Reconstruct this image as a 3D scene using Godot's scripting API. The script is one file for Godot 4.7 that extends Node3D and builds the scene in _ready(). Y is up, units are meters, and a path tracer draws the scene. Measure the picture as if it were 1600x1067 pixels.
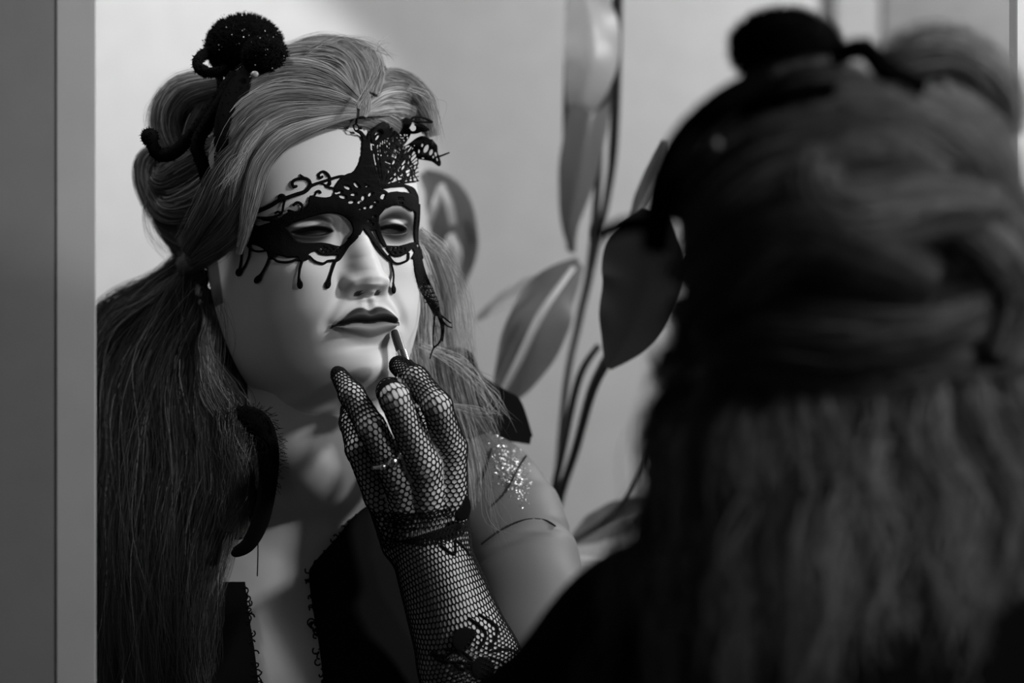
extends Node3D
# A woman makes up her face at a mirror: in the frame the reflected room and woman, in front of it the woman herself from behind.

const F := 3778.0          # focal length in pixels of the 1600-wide frame
const EYE := 1.52          # camera height
var rng := RandomNumberGenerator.new()
var taken := {}

class MB:
	var v := PackedVector3Array()
	var n := PackedVector3Array()
	var c := PackedColorArray()
	var i := PackedInt32Array()

func P(px: float, py: float, d: float) -> Vector3:
	return Vector3((px - 800.0) / F * d, EYE - (py - 533.5) / F * d, -d)

func pix(p: Vector3) -> Vector2:
	return Vector2(800.0 + p.x / -p.z * F, 533.5 - (p.y - EYE) / -p.z * F)

func numbered(called: String) -> String:
	if not taken.has(called):
		taken[called] = 0
		return called
	taken[called] += 1
	return "%s_%03d" % [called, taken[called]]

func tag(o: Node, label := "", category := "", group := "", kind := "") -> void:
	if label: o.set_meta("label", label)
	if category: o.set_meta("category", category)
	if group: o.set_meta("group", group)
	if kind: o.set_meta("kind", kind)

func thing(called: String, label: String, category: String, at: Vector3, group := "") -> Node3D:
	var o := Node3D.new()
	o.name = numbered(called)
	add_child(o, true)
	o.position = at
	tag(o, label, category, group)
	return o

func commit(mb: MB, called: String, m: Material, parent: Node3D = null) -> MeshInstance3D:
	var o := MeshInstance3D.new()
	var off := Vector3.ZERO
	var q: Node = parent
	while q is Node3D and q != self:
		off += (q as Node3D).position
		q = q.get_parent()
	if parent == null:
		o.name = numbered(called)
		var lo := Vector3(1e9, 1e9, 1e9)
		var hi := -lo
		for p in mb.v:
			lo = lo.min(p)
			hi = hi.max(p)
		off = Vector3((lo.x + hi.x) / 2, lo.y, (lo.z + hi.z) / 2)
		o.position = off
		add_child(o, true)
	else:
		o.name = called
		parent.add_child(o, true)
	var vv := mb.v
	for k in vv.size():
		vv[k] -= off
	var a := []
	a.resize(Mesh.ARRAY_MAX)
	a[Mesh.ARRAY_VERTEX] = vv
	a[Mesh.ARRAY_NORMAL] = mb.n
	if mb.c.size() == vv.size():
		a[Mesh.ARRAY_COLOR] = mb.c
	a[Mesh.ARRAY_INDEX] = mb.i
	var am := ArrayMesh.new()
	am.add_surface_from_arrays(Mesh.PRIMITIVE_TRIANGLES, a)
	am.surface_set_material(0, m)
	o.mesh = am
	return o

func struct(o: Node, label := "", category := "") -> void:
	tag(o, label, category, "", "structure")

func mat(grey: float, rough := 0.6, spec := 0.5, vc := false) -> StandardMaterial3D:
	var m := StandardMaterial3D.new()
	m.albedo_color = Color(grey, grey, grey).linear_to_srgb()
	m.roughness = rough
	m.metallic_specular = spec
	if vc:
		m.albedo_color = Color.WHITE
		m.vertex_color_use_as_albedo = true
	return m

func g(x: float) -> Color:
	return Color(x, x, x)

# ---------- shape helpers ----------
func catmull(c: Array, n: int) -> Array:
	# c: arrays of equal length (x, y, d, r ...); returns n + 1 arrays
	var out := []
	var m := c.size()
	for k in n + 1:
		var t := float(k) / n * (m - 1)
		var i1 := mini(int(t), m - 2)
		var f := t - i1
		var p0: Array = c[maxi(i1 - 1, 0)]
		var p1: Array = c[i1]
		var p2: Array = c[i1 + 1]
		var p3: Array = c[mini(i1 + 2, m - 1)]
		var row := []
		for j in p1.size():
			var a: float = p0[j]
			var b: float = p1[j]
			var cc: float = p2[j]
			var d: float = p3[j]
			row.append(0.5 * (2 * b + (cc - a) * f + (2 * a - 5 * b + 4 * cc - d) * f * f + (3 * b - a - 3 * cc + d) * f * f * f))
		out.append(row)
	return out

func even(c: Array, n: int) -> Array:
	# the same curve in n equal steps
	var f := catmull(c, 200)
	var acc := [0.0]
	for k in range(1, f.size()):
		acc.append(acc[-1] + Vector3(f[k][0], f[k][1], f[k][2]).distance_to(Vector3(f[k - 1][0], f[k - 1][1], f[k - 1][2])))
	var out := []
	var j := 0
	for k in n + 1:
		var w: float = acc[-1] * k / n
		while j < f.size() - 2 and acc[j + 1] < w: j += 1
		var t: float = clampf((w - acc[j]) / maxf(acc[j + 1] - acc[j], 1e-9), 0, 1)
		var row := []
		for q in f[j].size(): row.append(lerpf(f[j][q], f[j + 1][q], t))
		out.append(row)
	return out

func tube(mb: MB, pts: PackedVector3Array, rad: PackedFloat32Array, sides: int, col: Color, flat := 1.0, ref := Vector3(0, 0, 1), caps := true) -> void:
	# flat scales the section along ref
	var base := mb.v.size()
	var m := pts.size()
	for k in m:
		var t := (pts[mini(k + 1, m - 1)] - pts[maxi(k - 1, 0)]).normalized()
		var nn := (ref - t * ref.dot(t))
		if nn.length() < 0.05:
			nn = Vector3(0, 1, 0) - t * t.y
		nn = nn.normalized()
		var s := t.cross(nn)
		for j in sides:
			var a := TAU * j / sides
			var ca := cos(a)
			var sa := sin(a)
			mb.v.append(pts[k] + (nn * (ca * flat) + s * sa) * rad[k])
			mb.n.append((nn * (ca / flat) + s * sa).normalized())
			mb.c.append(col)
	for k in m - 1:
		for j in sides:
			var a := base + k * sides + j
			var b := base + k * sides + (j + 1) % sides
			mb.i.append_array(PackedInt32Array([a, a + sides, b, b, a + sides, b + sides]))
	if caps:
		for e in 2:
			var k := 0 if e == 0 else m - 1
			var cb := mb.v.size()
			var dirn := (pts[0] - pts[1]).normalized() if e == 0 else (pts[m - 1] - pts[m - 2]).normalized()
			mb.v.append(pts[k] + dirn * rad[k] * 0.4)
			mb.n.append(dirn)
			mb.c.append(col)
			for j in sides:
				var a := base + k * sides + j
				var b := base + k * sides + (j + 1) % sides
				if e == 0: mb.i.append_array(PackedInt32Array([cb, a, b]))
				else: mb.i.append_array(PackedInt32Array([cb, b, a]))

func ptube(mb: MB, ctrl: Array, n: int, sides: int, col: Color, flat := 1.0) -> void:
	# ctrl rows: px, py, d, radius in px
	var pts := PackedVector3Array()
	var rad := PackedFloat32Array()
	for r in catmull(ctrl, n):
		pts.append(P(r[0], r[1], r[2]))
		rad.append(maxf(r[3], 0.05) * r[2] / F)
	tube(mb, pts, rad, sides, col, flat)

func ball(mb: MB, at: Vector3, r: Vector3, col: Color, rot := Basis(), nu := 24, nv := 14) -> void:
	var base := mb.v.size()
	for a in nv + 1:
		var th := PI * a / nv
		for b in nu + 1:
			var ph := TAU * b / nu
			var d := Vector3(sin(th) * cos(ph), cos(th), sin(th) * sin(ph))
			mb.v.append(at + rot * (d * r))
			mb.n.append((rot * (d / r)).normalized())
			mb.c.append(col)
	for a in nv:
		for b in nu:
			var q := base + a * (nu + 1) + b
			mb.i.append_array(PackedInt32Array([q, q + nu + 1, q + 1, q + 1, q + nu + 1, q + nu + 2]))

func box(mb: MB, lo: Vector3, hi: Vector3, col := Color.WHITE, ch := 0.0) -> void:
	# chamfered box
	var c := (lo + hi) / 2
	var h := (hi - lo) / 2
	for ax in 3:
		for sgn in [-1.0, 1.0]:
			var nn := Vector3.ZERO
			nn[ax] = sgn
			var u := Vector3.ZERO
			u[(ax + 1) % 3] = h[(ax + 1) % 3] - ch
			var w := Vector3.ZERO
			w[(ax + 2) % 3] = (h[(ax + 2) % 3] - ch) * sgn
			var o := c + nn * h[ax]
			quad(mb, o - u - w, o - u + w, o + u + w, o + u - w, nn, col)
	if ch > 0.0:
		for ax in 3:
			for s1 in [-1.0, 1.0]:
				for s2 in [-1.0, 1.0]:
					var b := (ax + 1) % 3
					var d := (ax + 2) % 3
					var e := Vector3.ZERO
					e[ax] = h[ax] - ch
					var p := Vector3.ZERO
					p[b] = s1 * h[b]
					p[d] = s2 * (h[d] - ch)
					var q := Vector3.ZERO
					q[b] = s1 * (h[b] - ch)
					q[d] = s2 * h[d]
					var nn := Vector3.ZERO
					nn[b] = s1
					nn[d] = s2
					nn = nn.normalized()
					quad(mb, c + p - e, c + p + e, c + q + e, c + q - e, nn, col)

func quad(mb: MB, a: Vector3, b: Vector3, c: Vector3, d: Vector3, nn: Vector3, col: Color) -> void:
	var q := mb.v.size()
	mb.v.append_array(PackedVector3Array([a, b, c, d]))
	mb.n.append_array(PackedVector3Array([nn, nn, nn, nn]))
	mb.c.append_array(PackedColorArray([col, col, col, col]))
	if (b - a).cross(c - a).dot(nn) < 0.0:
		mb.i.append_array(PackedInt32Array([q, q + 1, q + 2, q, q + 2, q + 3]))
	else:
		mb.i.append_array(PackedInt32Array([q, q + 2, q + 1, q, q + 3, q + 2]))

func lathe(mb: MB, at: Vector3, prof: Array, col: Color, n := 32) -> void:
	# prof: [radius, height] upwards
	var base := mb.v.size()
	var m := prof.size()
	for k in m:
		var a: Array = prof[maxi(k - 1, 0)]
		var b: Array = prof[mini(k + 1, m - 1)]
		var sl := Vector2(b[1] - a[1], a[0] - b[0]).normalized()
		for j in n:
			var ph := TAU * j / n
			mb.v.append(at + Vector3(cos(ph) * prof[k][0], prof[k][1], sin(ph) * prof[k][0]))
			mb.n.append(Vector3(cos(ph) * sl.x, sl.y, sin(ph) * sl.x).normalized())
			mb.c.append(col)
	for k in m - 1:
		for j in n:
			var a := base + k * n + j
			var b := base + k * n + (j + 1) % n
			mb.i.append_array(PackedInt32Array([a, b, a + n, b, b + n, a + n]))

# ---------- bodies: tapered capsules joined with a smooth minimum, meshed as surface nets ----------
class Caps:
	var a := PackedVector3Array()
	var ba := PackedVector3Array()
	var l2 := PackedFloat32Array()
	var ra := PackedFloat32Array()
	var rb := PackedFloat32Array()
	var k := 0.01
	func add(p: Vector3, q: Vector3, r0: float, r1: float) -> void:
		a.append(p)
		ba.append(q - p)
		l2.append(maxf((q - p).length_squared(), 1e-9))
		ra.append(r0)
		rb.append(r1)
	func chain(pts: Array, radii: Array) -> void:
		for j in pts.size() - 1:
			add(pts[j], pts[j + 1], radii[j], radii[j + 1])
	func dist(p: Vector3) -> float:
		var d := 1e3
		for j in a.size():
			var pa := p - a[j]
			var t := clampf(pa.dot(ba[j]) / l2[j], 0.0, 1.0)
			var e := (pa - ba[j] * t).length() - lerpf(ra[j], rb[j], t)
			var h := k - absf(d - e)
			d = minf(d, e)
			if h > 0.0:
				d -= h * h * 0.25 / k
		return d

func nets(sdf: Caps, lo: Vector3, hi: Vector3, cell: float, mb: MB, col: Color) -> void:
	var nx := int(ceil((hi.x - lo.x) / cell))
	var ny := int(ceil((hi.y - lo.y) / cell))
	var nz := int(ceil((hi.z - lo.z) / cell))
	var val := {}
	var B := 6
	var cells := []
	var rad := B * cell * 0.9 + cell * 1.5
	for bz in range(0, nz, B):
		for by in range(0, ny, B):
			for bx in range(0, nx, B):
				var ctr := lo + Vector3(bx + B * 0.5, by + B * 0.5, bz + B * 0.5) * cell
				if absf(sdf.dist(ctr)) > rad + sdf.k * 0.3:
					continue
				var loc := PackedFloat32Array()
				loc.resize((B + 1) * (B + 1) * (B + 1))
				var w := 0
				for z in B + 1:
					for y in B + 1:
						for x in B + 1:
							loc[w] = sdf.dist(lo + Vector3(bx + x, by + y, bz + z) * cell)
							w += 1
				for z in B:
					for y in B:
						for x in B:
							var o := x + (y + z * (B + 1)) * (B + 1)
							var neg := 0
							var sum := Vector3.ZERO
							var cnt := 0
							var s0 := PackedFloat32Array([loc[o], loc[o + 1], loc[o + B + 1], loc[o + B + 2], 0, 0, 0, 0])
							var o2 := o + (B + 1) * (B + 1)
							s0[4] = loc[o2]
							s0[5] = loc[o2 + 1]
							s0[6] = loc[o2 + B + 1]
							s0[7] = loc[o2 + B + 2]
							for e in 8:
								if s0[e] < 0.0: neg += 1
							if neg == 0 or neg == 8:
								continue
							for e in 8:
								for bit in 3:
									if not (e & (1 << bit)):
										var e2 := e | (1 << bit)
										if (s0[e] < 0.0) != (s0[e2] < 0.0):
											var t := s0[e] / (s0[e] - s0[e2])
											var pa := Vector3(e & 1, (e >> 1) & 1, e >> 2)
											pa[bit] = t
											sum += pa
											cnt += 1
							var p := lo + (Vector3(bx + x, by + y, bz + z) + sum / cnt) * cell
							var key := (bx + x) + ((by + y) + (bz + z) * 4096) * 4096
							val[key] = mb.v.size()
							var h := cell * 0.5
							var d0 := sdf.dist(p)
							mb.v.append(p)
							mb.n.append(Vector3(sdf.dist(p + Vector3(h, 0, 0)) - d0, sdf.dist(p + Vector3(0, h, 0)) - d0, sdf.dist(p + Vector3(0, 0, h)) - d0).normalized())
							mb.c.append(col)
							cells.append([key, s0[0] < 0.0, s0[1] < 0.0, s0[2] < 0.0, s0[4] < 0.0])
	var dx := 1
	var dy := 4096
	var dz := 4096 * 4096
	for cc in cells:
		var key: int = cc[0]
		for ax in 3:
			var inside0: bool = cc[1]
			var inside1: bool = cc[2 + ax]
			if inside0 == inside1:
				continue
			var u: int = [dy, dz, dx][ax]
			var w: int = [dz, dx, dy][ax]
			if not (val.has(key - u) and val.has(key - w) and val.has(key - u - w)):
				continue
			var a: int = val[key]
			var b: int = val[key - u]
			var c: int = val[key - u - w]
			var d: int = val[key - w]
			if inside0:
				mb.i.append_array(PackedInt32Array([a, c, b, a, d, c]))
			else:
				mb.i.append_array(PackedInt32Array([a, b, c, a, c, d]))

# ---------- hair ----------
func ribbon(mb: MB, pts: PackedVector3Array, nor: PackedVector3Array, w: float, col: Color) -> void:
	var base := mb.v.size()
	var m := pts.size()
	for k in m:
		var t := (pts[mini(k + 1, m - 1)] - pts[maxi(k - 1, 0)]).normalized()
		var s := t.cross(nor[k]).normalized() * (w * 0.5 * (1.0 - 0.85 * pow(float(k) / (m - 1), 3.0)))
		mb.v.append(pts[k] - s)
		mb.v.append(pts[k] + s)
		mb.n.append(nor[k])
		mb.n.append(nor[k])
		mb.c.append(col)
		mb.c.append(col)
	for k in m - 1:
		var a := base + 2 * k
		mb.i.append_array(PackedInt32Array([a, a + 2, a + 1, a + 1, a + 2, a + 3]))

# ctrl rows: px, py, d, half width in px. opt: n strands, seg, thick (depth over width), wave (px), freq, lo, hi (greys), w (px), core, jit
func lock(mb: MB, ctrl: Array, opt := {}) -> void:
	var n: int = opt.get("n", 120)
	var seg: int = opt.get("seg", 14)
	var thick: float = opt.get("thick", 0.6)
	var wave: float = opt.get("wave", 2.0)
	var freq: float = opt.get("freq", 1.5)
	var lo: float = opt.get("lo", 0.05)
	var hi: float = opt.get("hi", 0.16)
	var w: float = opt.get("w", 1.2)
	var loose: float = opt.get("loose", 0.06)
	var full: bool = opt.get("full", false)
	var rows := catmull(ctrl, seg)
	var C := PackedVector3Array()
	var R := PackedFloat32Array()
	for r in rows:
		C.append(P(r[0], r[1], r[2]))
		R.append(maxf(r[3], 0.3) * r[2] / F)
	if opt.get("core", true):
		var rc := PackedFloat32Array()
		for k in R.size():
			rc.append(R[k] * float(opt.get("ck", 0.8)))
		tube(mb, C, rc, 10, g(float(opt.get("cc", lo * 0.5))), thick)
	var unit: float = ctrl[0][2] / F
	var Tn := PackedVector3Array()
	var Nn := PackedVector3Array()
	var Sn := PackedVector3Array()
	for k in C.size():
		var t := (C[mini(k + 1, seg)] - C[maxi(k - 1, 0)]).normalized()
		var nn := (Vector3(0, 0, 1) - t * t.z)
		if nn.length() < 0.05: nn = Vector3(0, 1, 0)
		nn = nn.normalized()
		Tn.append(t)
		Nn.append(nn)
		Sn.append(t.cross(nn))
	var phase0 := rng.randf() * TAU
	var tones := []
	for k in 24:
		tones.append(rng.randf())
	for q in n:
		var ang := rng.randf_range(-0.15, PI + 0.15) if not full else rng.randf() * TAU
		var rr := rng.randf_range(float(opt.get("in", 0.82)), 1.05)
		if rng.randf() < loose: rr = rng.randf_range(1.05, 1.3)
		var u0 := maxf(0.0, rng.randf_range(-0.5, 0.35))
		var u1 := minf(1.0, rng.randf_range(0.7, 1.6))
		var tn: float = tones[int(clampf((ang + 0.2) / (PI + 0.4), 0, 0.999) * 24.0)]
		var tone := lerpf(lo, hi, clampf(lerpf(rng.randf(), tn, float(opt.get("cl", 0.35))), 0, 1))
		var ph := phase0 + rng.randf() * 1.6
		var wv := wave * rng.randf_range(0.3, 1.0) * unit
		var fr := freq * rng.randf_range(0.8, 1.2)
		var drift := rng.randf_range(-1.0, 1.0) * float(opt.get("drift", 0.35))
		var jx := rng.randfn() * 0.28
		var jt := rng.randfn() * 0.22
		var pts := PackedVector3Array()
		var nor := PackedVector3Array()
		var first := int(u0 * seg)
		var last := maxi(int(u1 * seg), first + 3)
		last = mini(last, seg)
		for k in range(first, last + 1):
			var u := float(k) / seg
			var a := ang + drift * u
			var sx := cos(a)
			var nz := sin(a)
			var wob := sin(u * fr * TAU + ph) * wv
			pts.append(C[k] + Sn[k] * (sx * R[k] * rr + wob) + Nn[k] * (nz * R[k] * thick * rr + wob * 0.3))
			nor.append(((Sn[k] * sx + Nn[k] * (nz / maxf(thick, 0.2))).normalized() + Sn[k] * jx + Tn[k] * jt).normalized())
		ribbon(mb, pts, nor, w * unit * rng.randf_range(0.6, 1.3), g(tone))

# single fine hairs: rows px, py, d
func wisp(mb: MB, ctrl: Array, n: int, spread: float, w: float, lo: float, hi: float, seg := 14) -> void:
	for q in n:
		var cc := []
		for r in ctrl:
			var k: float = spread * (0.4 + 0.6 * float(cc.size()) / (ctrl.size() - 1))
			cc.append([r[0] + rng.randfn() * k, r[1] + rng.randfn() * k, r[2] + rng.randfn() * 0.003])
		var pts := PackedVector3Array()
		var nor := PackedVector3Array()
		var t := Vector3(rng.randfn() * 0.5, rng.randfn() * 0.3, 1).normalized()
		for r in catmull(cc, seg):
			pts.append(P(r[0], r[1], r[2]))
			nor.append(t)
		ribbon(mb, pts, nor, w * ctrl[0][2] / F * rng.randf_range(0.6, 1.2), g(rng.randf_range(lo, hi)))

# ---------- the reflected woman's head: a radius round the head's upright axis, in millimetres ----------
const HY := [118.0, 115.0, 108.0, 95.0, 75.0, 50.0, 25.0, 10.0, 0.0, -15.0, -35.0, -50.0, -60.0, -70.0, -82.0, -92.0, -102.0, -110.0, -116.0, -122.0, -135.0, -160.0, -200.0]
const HW := [2.0, 25.0, 44.0, 60.0, 70.0, 76.0, 76.0, 74.0, 73.0, 72.0, 71.0, 70.0, 69.0, 67.0, 64.0, 60.0, 54.0, 48.0, 46.0, 46.0, 49.0, 51.0, 56.0]
const HF := [2.0, 28.0, 46.0, 61.0, 75.0, 85.0, 89.0, 89.0, 85.0, 85.0, 87.0, 89.0, 90.0, 89.0, 87.0, 87.0, 87.0, 81.0, 69.0, 54.0, 43.0, 40.0, 46.0]
const HB := [2.0, 30.0, 52.0, 72.0, 86.0, 93.0, 95.0, 93.0, 91.0, 87.0, 80.0, 74.0, 70.0, 66.0, 62.0, 60.0, 58.0, 57.0, 57.0, 57.0, 57.0, 58.0, 62.0]
const HN := [2.0, 2.0, 2.05, 2.1, 2.2, 2.3, 2.4, 2.45, 2.5, 2.5, 2.4, 2.3, 2.2, 2.12, 2.0, 1.9, 1.85, 1.9, 2.0, 2.0, 2.0, 2.0, 2.0]
const HS := 0.00103
var HO := P(486, 383, 1.85)
var HBAS := Basis(Vector3(0, 0, 1), deg_to_rad(3.0)) * Basis(Vector3(0, 1, 0), deg_to_rad(28.0)) * Basis(Vector3(1, 0, 0), deg_to_rad(-5.0))

func tabl(t: Array, y: float) -> float:
	var k := 0
	while k < HY.size() - 2 and y < HY[k + 1]:
		k += 1
	var f := clampf((HY[k] - y) / (HY[k] - HY[k + 1]), 0, 1)
	var k0 := maxi(k - 1, 0)
	var k3 := mini(k + 2, HY.size() - 1)
	var h: float = HY[k + 1] - HY[k]
	var m1: float = (t[k + 1] - t[k0]) / (HY[k + 1] - HY[k0]) * h
	var m2: float = (t[k3] - t[k]) / (HY[k3] - HY[k]) * h
	var f2 := f * f
	var f3 := f2 * f
	return t[k] * (2 * f3 - 3 * f2 + 1) + m1 * (f3 - 2 * f2 + f) + t[k + 1] * (3 * f2 - 2 * f3) + m2 * (f3 - f2)

func bump(x: float, y: float, cx: float, cy: float, rx: float, ry: float) -> float:
	var a := (x - cx) / rx
	var b := (y - cy) / ry
	return exp(-(a * a + b * b))

func pw(t: Array, y: float) -> float:
	# smooth steps through [y, value] pairs, y falling
	if y >= t[0][0]: return t[0][1]
	for k in t.size() - 1:
		if y >= t[k + 1][0]:
			var f: float = (t[k][0] - y) / (t[k][0] - t[k + 1][0])
			f = f * f * (3 - 2 * f)
			return lerpf(t[k][1], t[k + 1][1], f)
	return t[-1][1]

const NOSE_H := [[16.0, 0.0], [3.0, 2.5], [-10.0, 8.0], [-22.0, 14.0], [-32.0, 18.5], [-38.0, 20.5], [-43.0, 18.5], [-47.5, 11.0], [-51.0, 3.0], [-55.0, 0.0]]
const NOSE_W := [[16.0, 11.0], [0.0, 8.5], [-15.0, 9.0], [-28.0, 10.0], [-38.0, 11.0], [-46.0, 9.5], [-54.0, 8.0]]

func lip_mid(s: float) -> float: return -68.5 + 1.2 * exp(-pow((s - 11.0) / 7.0, 2.0)) - 1.2 * pow(s / 26.0, 2.0)
func lip_top(s: float) -> float: return lip_mid(s) + (1.0 - pow(minf(s / 26.0, 1.0), 2.2)) * 10.5 - 2.2 * exp(-pow(s / 4.0, 2.0))
func lip_bot(s: float) -> float: return lip_mid(s) - (1.0 - pow(minf(s / 25.0, 1.0), 2.4)) * 11.0
func lid_up(t: float) -> float: return -1.0 + 2.4 * (1.0 - t * t)
func lid_low(t: float) -> float: return -1.4 - 2.9 * (1.0 - t * t)

func front_bits(x: float, y: float) -> float:
	var s := absf(x)
	var d := 0.0
	if y > -58 and y < 18 and s < 34:
		var w := pw(NOSE_W, y)
		d += pw(NOSE_H, y) * exp(-pow(s / w, 2.4))
		d += 7.5 * bump(s, y, 12.8, -41.5, 5.2, 6.5)
		d -= 2.2 * exp(-pow((s - 18.5) / 3.0, 2.0)) * exp(-pow((y + 41) / 7.0, 2.0))
		d -= 6.0 * bump(s, y, 6.8, -48.5, 3.8, 2.8)
	d += 2.5 * bump(s, y, 26, 17, 18, 6) + 1.0 * bump(s, y, 0, 16, 12, 8)
	d -= 8.5 * bump(s, y, 30, -2, 18, 14) + 3.0 * bump(s, y, 15, 0, 6, 9)
	if s > 12 and s < 52 and y > -20 and y < 16:
		d += 7.5 * bump(s, y, 31, -1, 13, 9.0)
		d -= 1.6 * exp(-pow((y - (7.0 - pow((s - 31.0) / 13.0, 2.0) * 4.0)) / 1.6, 2.0)) * exp(-pow((s - 31) / 13.0, 4.0))
		var t := (s - 31.5) / 14.0
		if absf(t) < 1.15:
			var u := lid_up(t)
			var l := lid_low(t)
			var inside := minf(u - y, y - l)
			d -= 4.5 * smoothstep(-0.3, 0.8, inside) * smoothstep(1.05, 0.9, absf(t))
			d += 1.1 * exp(-pow((y - u - 1.0) / 1.4, 2.0)) * smoothstep(1.15, 0.8, absf(t))
			d += 0.8 * exp(-pow((y - l + 1.0) / 1.3, 2.0)) * smoothstep(1.15, 0.8, absf(t))
		d -= 1.0 * exp(-pow((y + 13.0 + s * 0.0) / 3.0, 2.0)) * exp(-pow((s - 28) / 12.0, 2.0))
	d += 6.0 * bump(s, y, 42, -28, 20, 17) + 2.5 * bump(s, y, 30, -58, 20, 18)
	d -= 1.6 * exp(-pow((s - (17.0 + (-44.0 - y) * 0.55)) / 4.0, 2.0)) * smoothstep(-40, -50, y) * smoothstep(-80, -62, y)
	if s < 34 and y < -48 and y > -90:
		var m := lip_mid(s)
		var tp := lip_top(s)
		var bt := lip_bot(s)
		var e := smoothstep(30, 18, s)
		if y > m:
			var f := clampf((y - m) / maxf(tp - m, 0.8), 0, 1.6)
			d += e * 5.0 * exp(-pow((f - 0.45) / 0.55, 2.0))
		else:
			var f := clampf((m - y) / maxf(m - bt, 0.8), 0, 1.6)
			d += e * 5.6 * exp(-pow((f - 0.5) / 0.5, 2.0))
		d -= e * 5.2 * exp(-pow((y - m) / 1.1, 2.0)) * smoothstep(27, 20, s)
		d += 1.8 * bump(s, y, 4, -54, 3, 5) - 1.0 * bump(s, y, 0, -54, 2.5, 5)
		d -= 1.5 * bump(s, y, 28, -70, 4, 5)
	d -= 4.0 * bump(s, y, 0, -85, 17, 5)
	d += 3.5 * bump(s, y, 0, -101, 15, 10)
	return d

func head_r(th: float, y: float) -> float:
	var s := absf(sin(th))
	var c := cos(th)
	var n := tabl(HN, y)
	var z := tabl(HF, y) if c >= 0 else tabl(HB, y)
	var r := pow(pow(s / tabl(HW, y), n) + pow(absf(c) / z, n), -1.0 / n)
	if c > 0.1:
		var f := smoothstep(0.1, 0.45, c)
		r += front_bits(r * sin(th), y) * f
	return r

func hp(x: float, y: float, z: float) -> Vector3:
	return HO + HBAS * (Vector3(x, y, z) * HS)

# a point of the face's skin at (x, y) millimetres, lifted by e
func skin(x: float, y: float, e := 0.0) -> Vector3:
	var th := atan2(x, 80.0)
	for k in 4:
		var r := head_r(th, y)
		th = asin(clampf(x / r, -0.95, 0.95))
	var r := head_r(th, y) + e
	return hp(r * sin(th), y, r * cos(th))

func skin_tone(x: float, y: float, c: float) -> float:
	var s := absf(x)
	var t := 0.52
	t = lerpf(t, 0.10, smoothstep(-4.0, 5.0, y - 77.0 + 34.0 * pow(s / 64.0, 2.0)) if c > -0.1 and y > 0 else (1.0 if c < -0.1 and y > -40 else 0.0))
	if c < 0.25: return t
	# eye make-up
	var sh := bump(s, y, 36, 1, 22, 13)
	t = lerpf(t, 0.015, smoothstep(0.15, 0.62, sh) * 0.96)
	t = lerpf(t, 0.5, smoothstep(0.2, 0.8, bump(s, y, 36, 4.6, 9, 2.0)) * 0.85)  # lid highlight put into the colour as a paler patch
	var tt := (s - 31.5) / 14.0
	if absf(tt) < 1.2:
		var fade := smoothstep(1.2, 0.95, absf(tt))
		t = lerpf(t, 0.012, smoothstep(1.6, 0.5, absf(y - lid_up(tt) - 0.5)) * 0.95 * fade)
		t = lerpf(t, 0.02, smoothstep(1.3, 0.3, absf(y - lid_low(tt) + 0.3)) * 0.75 * fade)
		if y < lid_up(tt) and y > lid_low(tt): t = 0.012
	# lipstick
	if s < 27 and y < -54 and y > -84:
		var m := lip_mid(s)
		if y >= m - 0.6: t = lerpf(t, 0.025, smoothstep(-0.7, 0.7, lip_top(s) - y))
		else: t = lerpf(t, 0.18, smoothstep(-0.7, 0.7, y - lip_bot(s)) )
		if absf(y - m) < 1.1: t = minf(t, 0.03)
	if bump(s, y, 7.5, -48, 3.2, 2.0) > 0.5: t = 0.05
	return t

func head_mesh(mb: MB) -> void:
	var ys := PackedFloat32Array()
	var y := 118.0
	while y > -158.0:
		ys.append(y)
		y -= 1.2 if y > 112 else (2.5 if y > 26 else (0.8 if y > -124 else 4.0))
	var ts := PackedFloat32Array()
	var a := -180.0
	while a < 180.01:
		ts.append(deg_to_rad(a))
		a += 0.75 if absf(a + 0.1) < 66 else 3.0
	var nr := ys.size()
	var nc := ts.size()
	var base := mb.v.size()
	for i in nr:
		for j in nc:
			var r := head_r(ts[j], ys[i])
			var p := Vector3(r * sin(ts[j]), ys[i], r * cos(ts[j]))
			mb.v.append(p)
			mb.c.append(g(skin_tone(p.x, p.y, cos(ts[j]))))
	for i in nr:
		for j in nc:
			var jm := j - 1 if j > 0 else nc - 2
			var jp := j + 1 if j < nc - 1 else 1
			var im := maxi(i - 1, 0)
			var ip := mini(i + 1, nr - 1)
			var du := mb.v[base + i * nc + jp] - mb.v[base + i * nc + jm]
			var dv := mb.v[base + ip * nc + j] - mb.v[base + im * nc + j]
			mb.n.append((HBAS * dv.cross(du)).normalized() if i > 0 else HBAS * Vector3.UP)
	for k in range(base, mb.v.size()):
		mb.v[k] = HO + HBAS * (mb.v[k] * HS)
	for i in nr - 1:
		for j in nc - 1:
			var q := base + i * nc + j
			mb.i.append_array(PackedInt32Array([q, q + 1, q + nc, q + 1, q + nc + 1, q + nc]))

# ---------- neck, chest, raised arm and gloved hand ----------
var hand := Caps.new()      # everything the glove covers
var palm := Caps.new()      # forearm and palm only
var digits := []            # [pts, radii] of each finger

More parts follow.
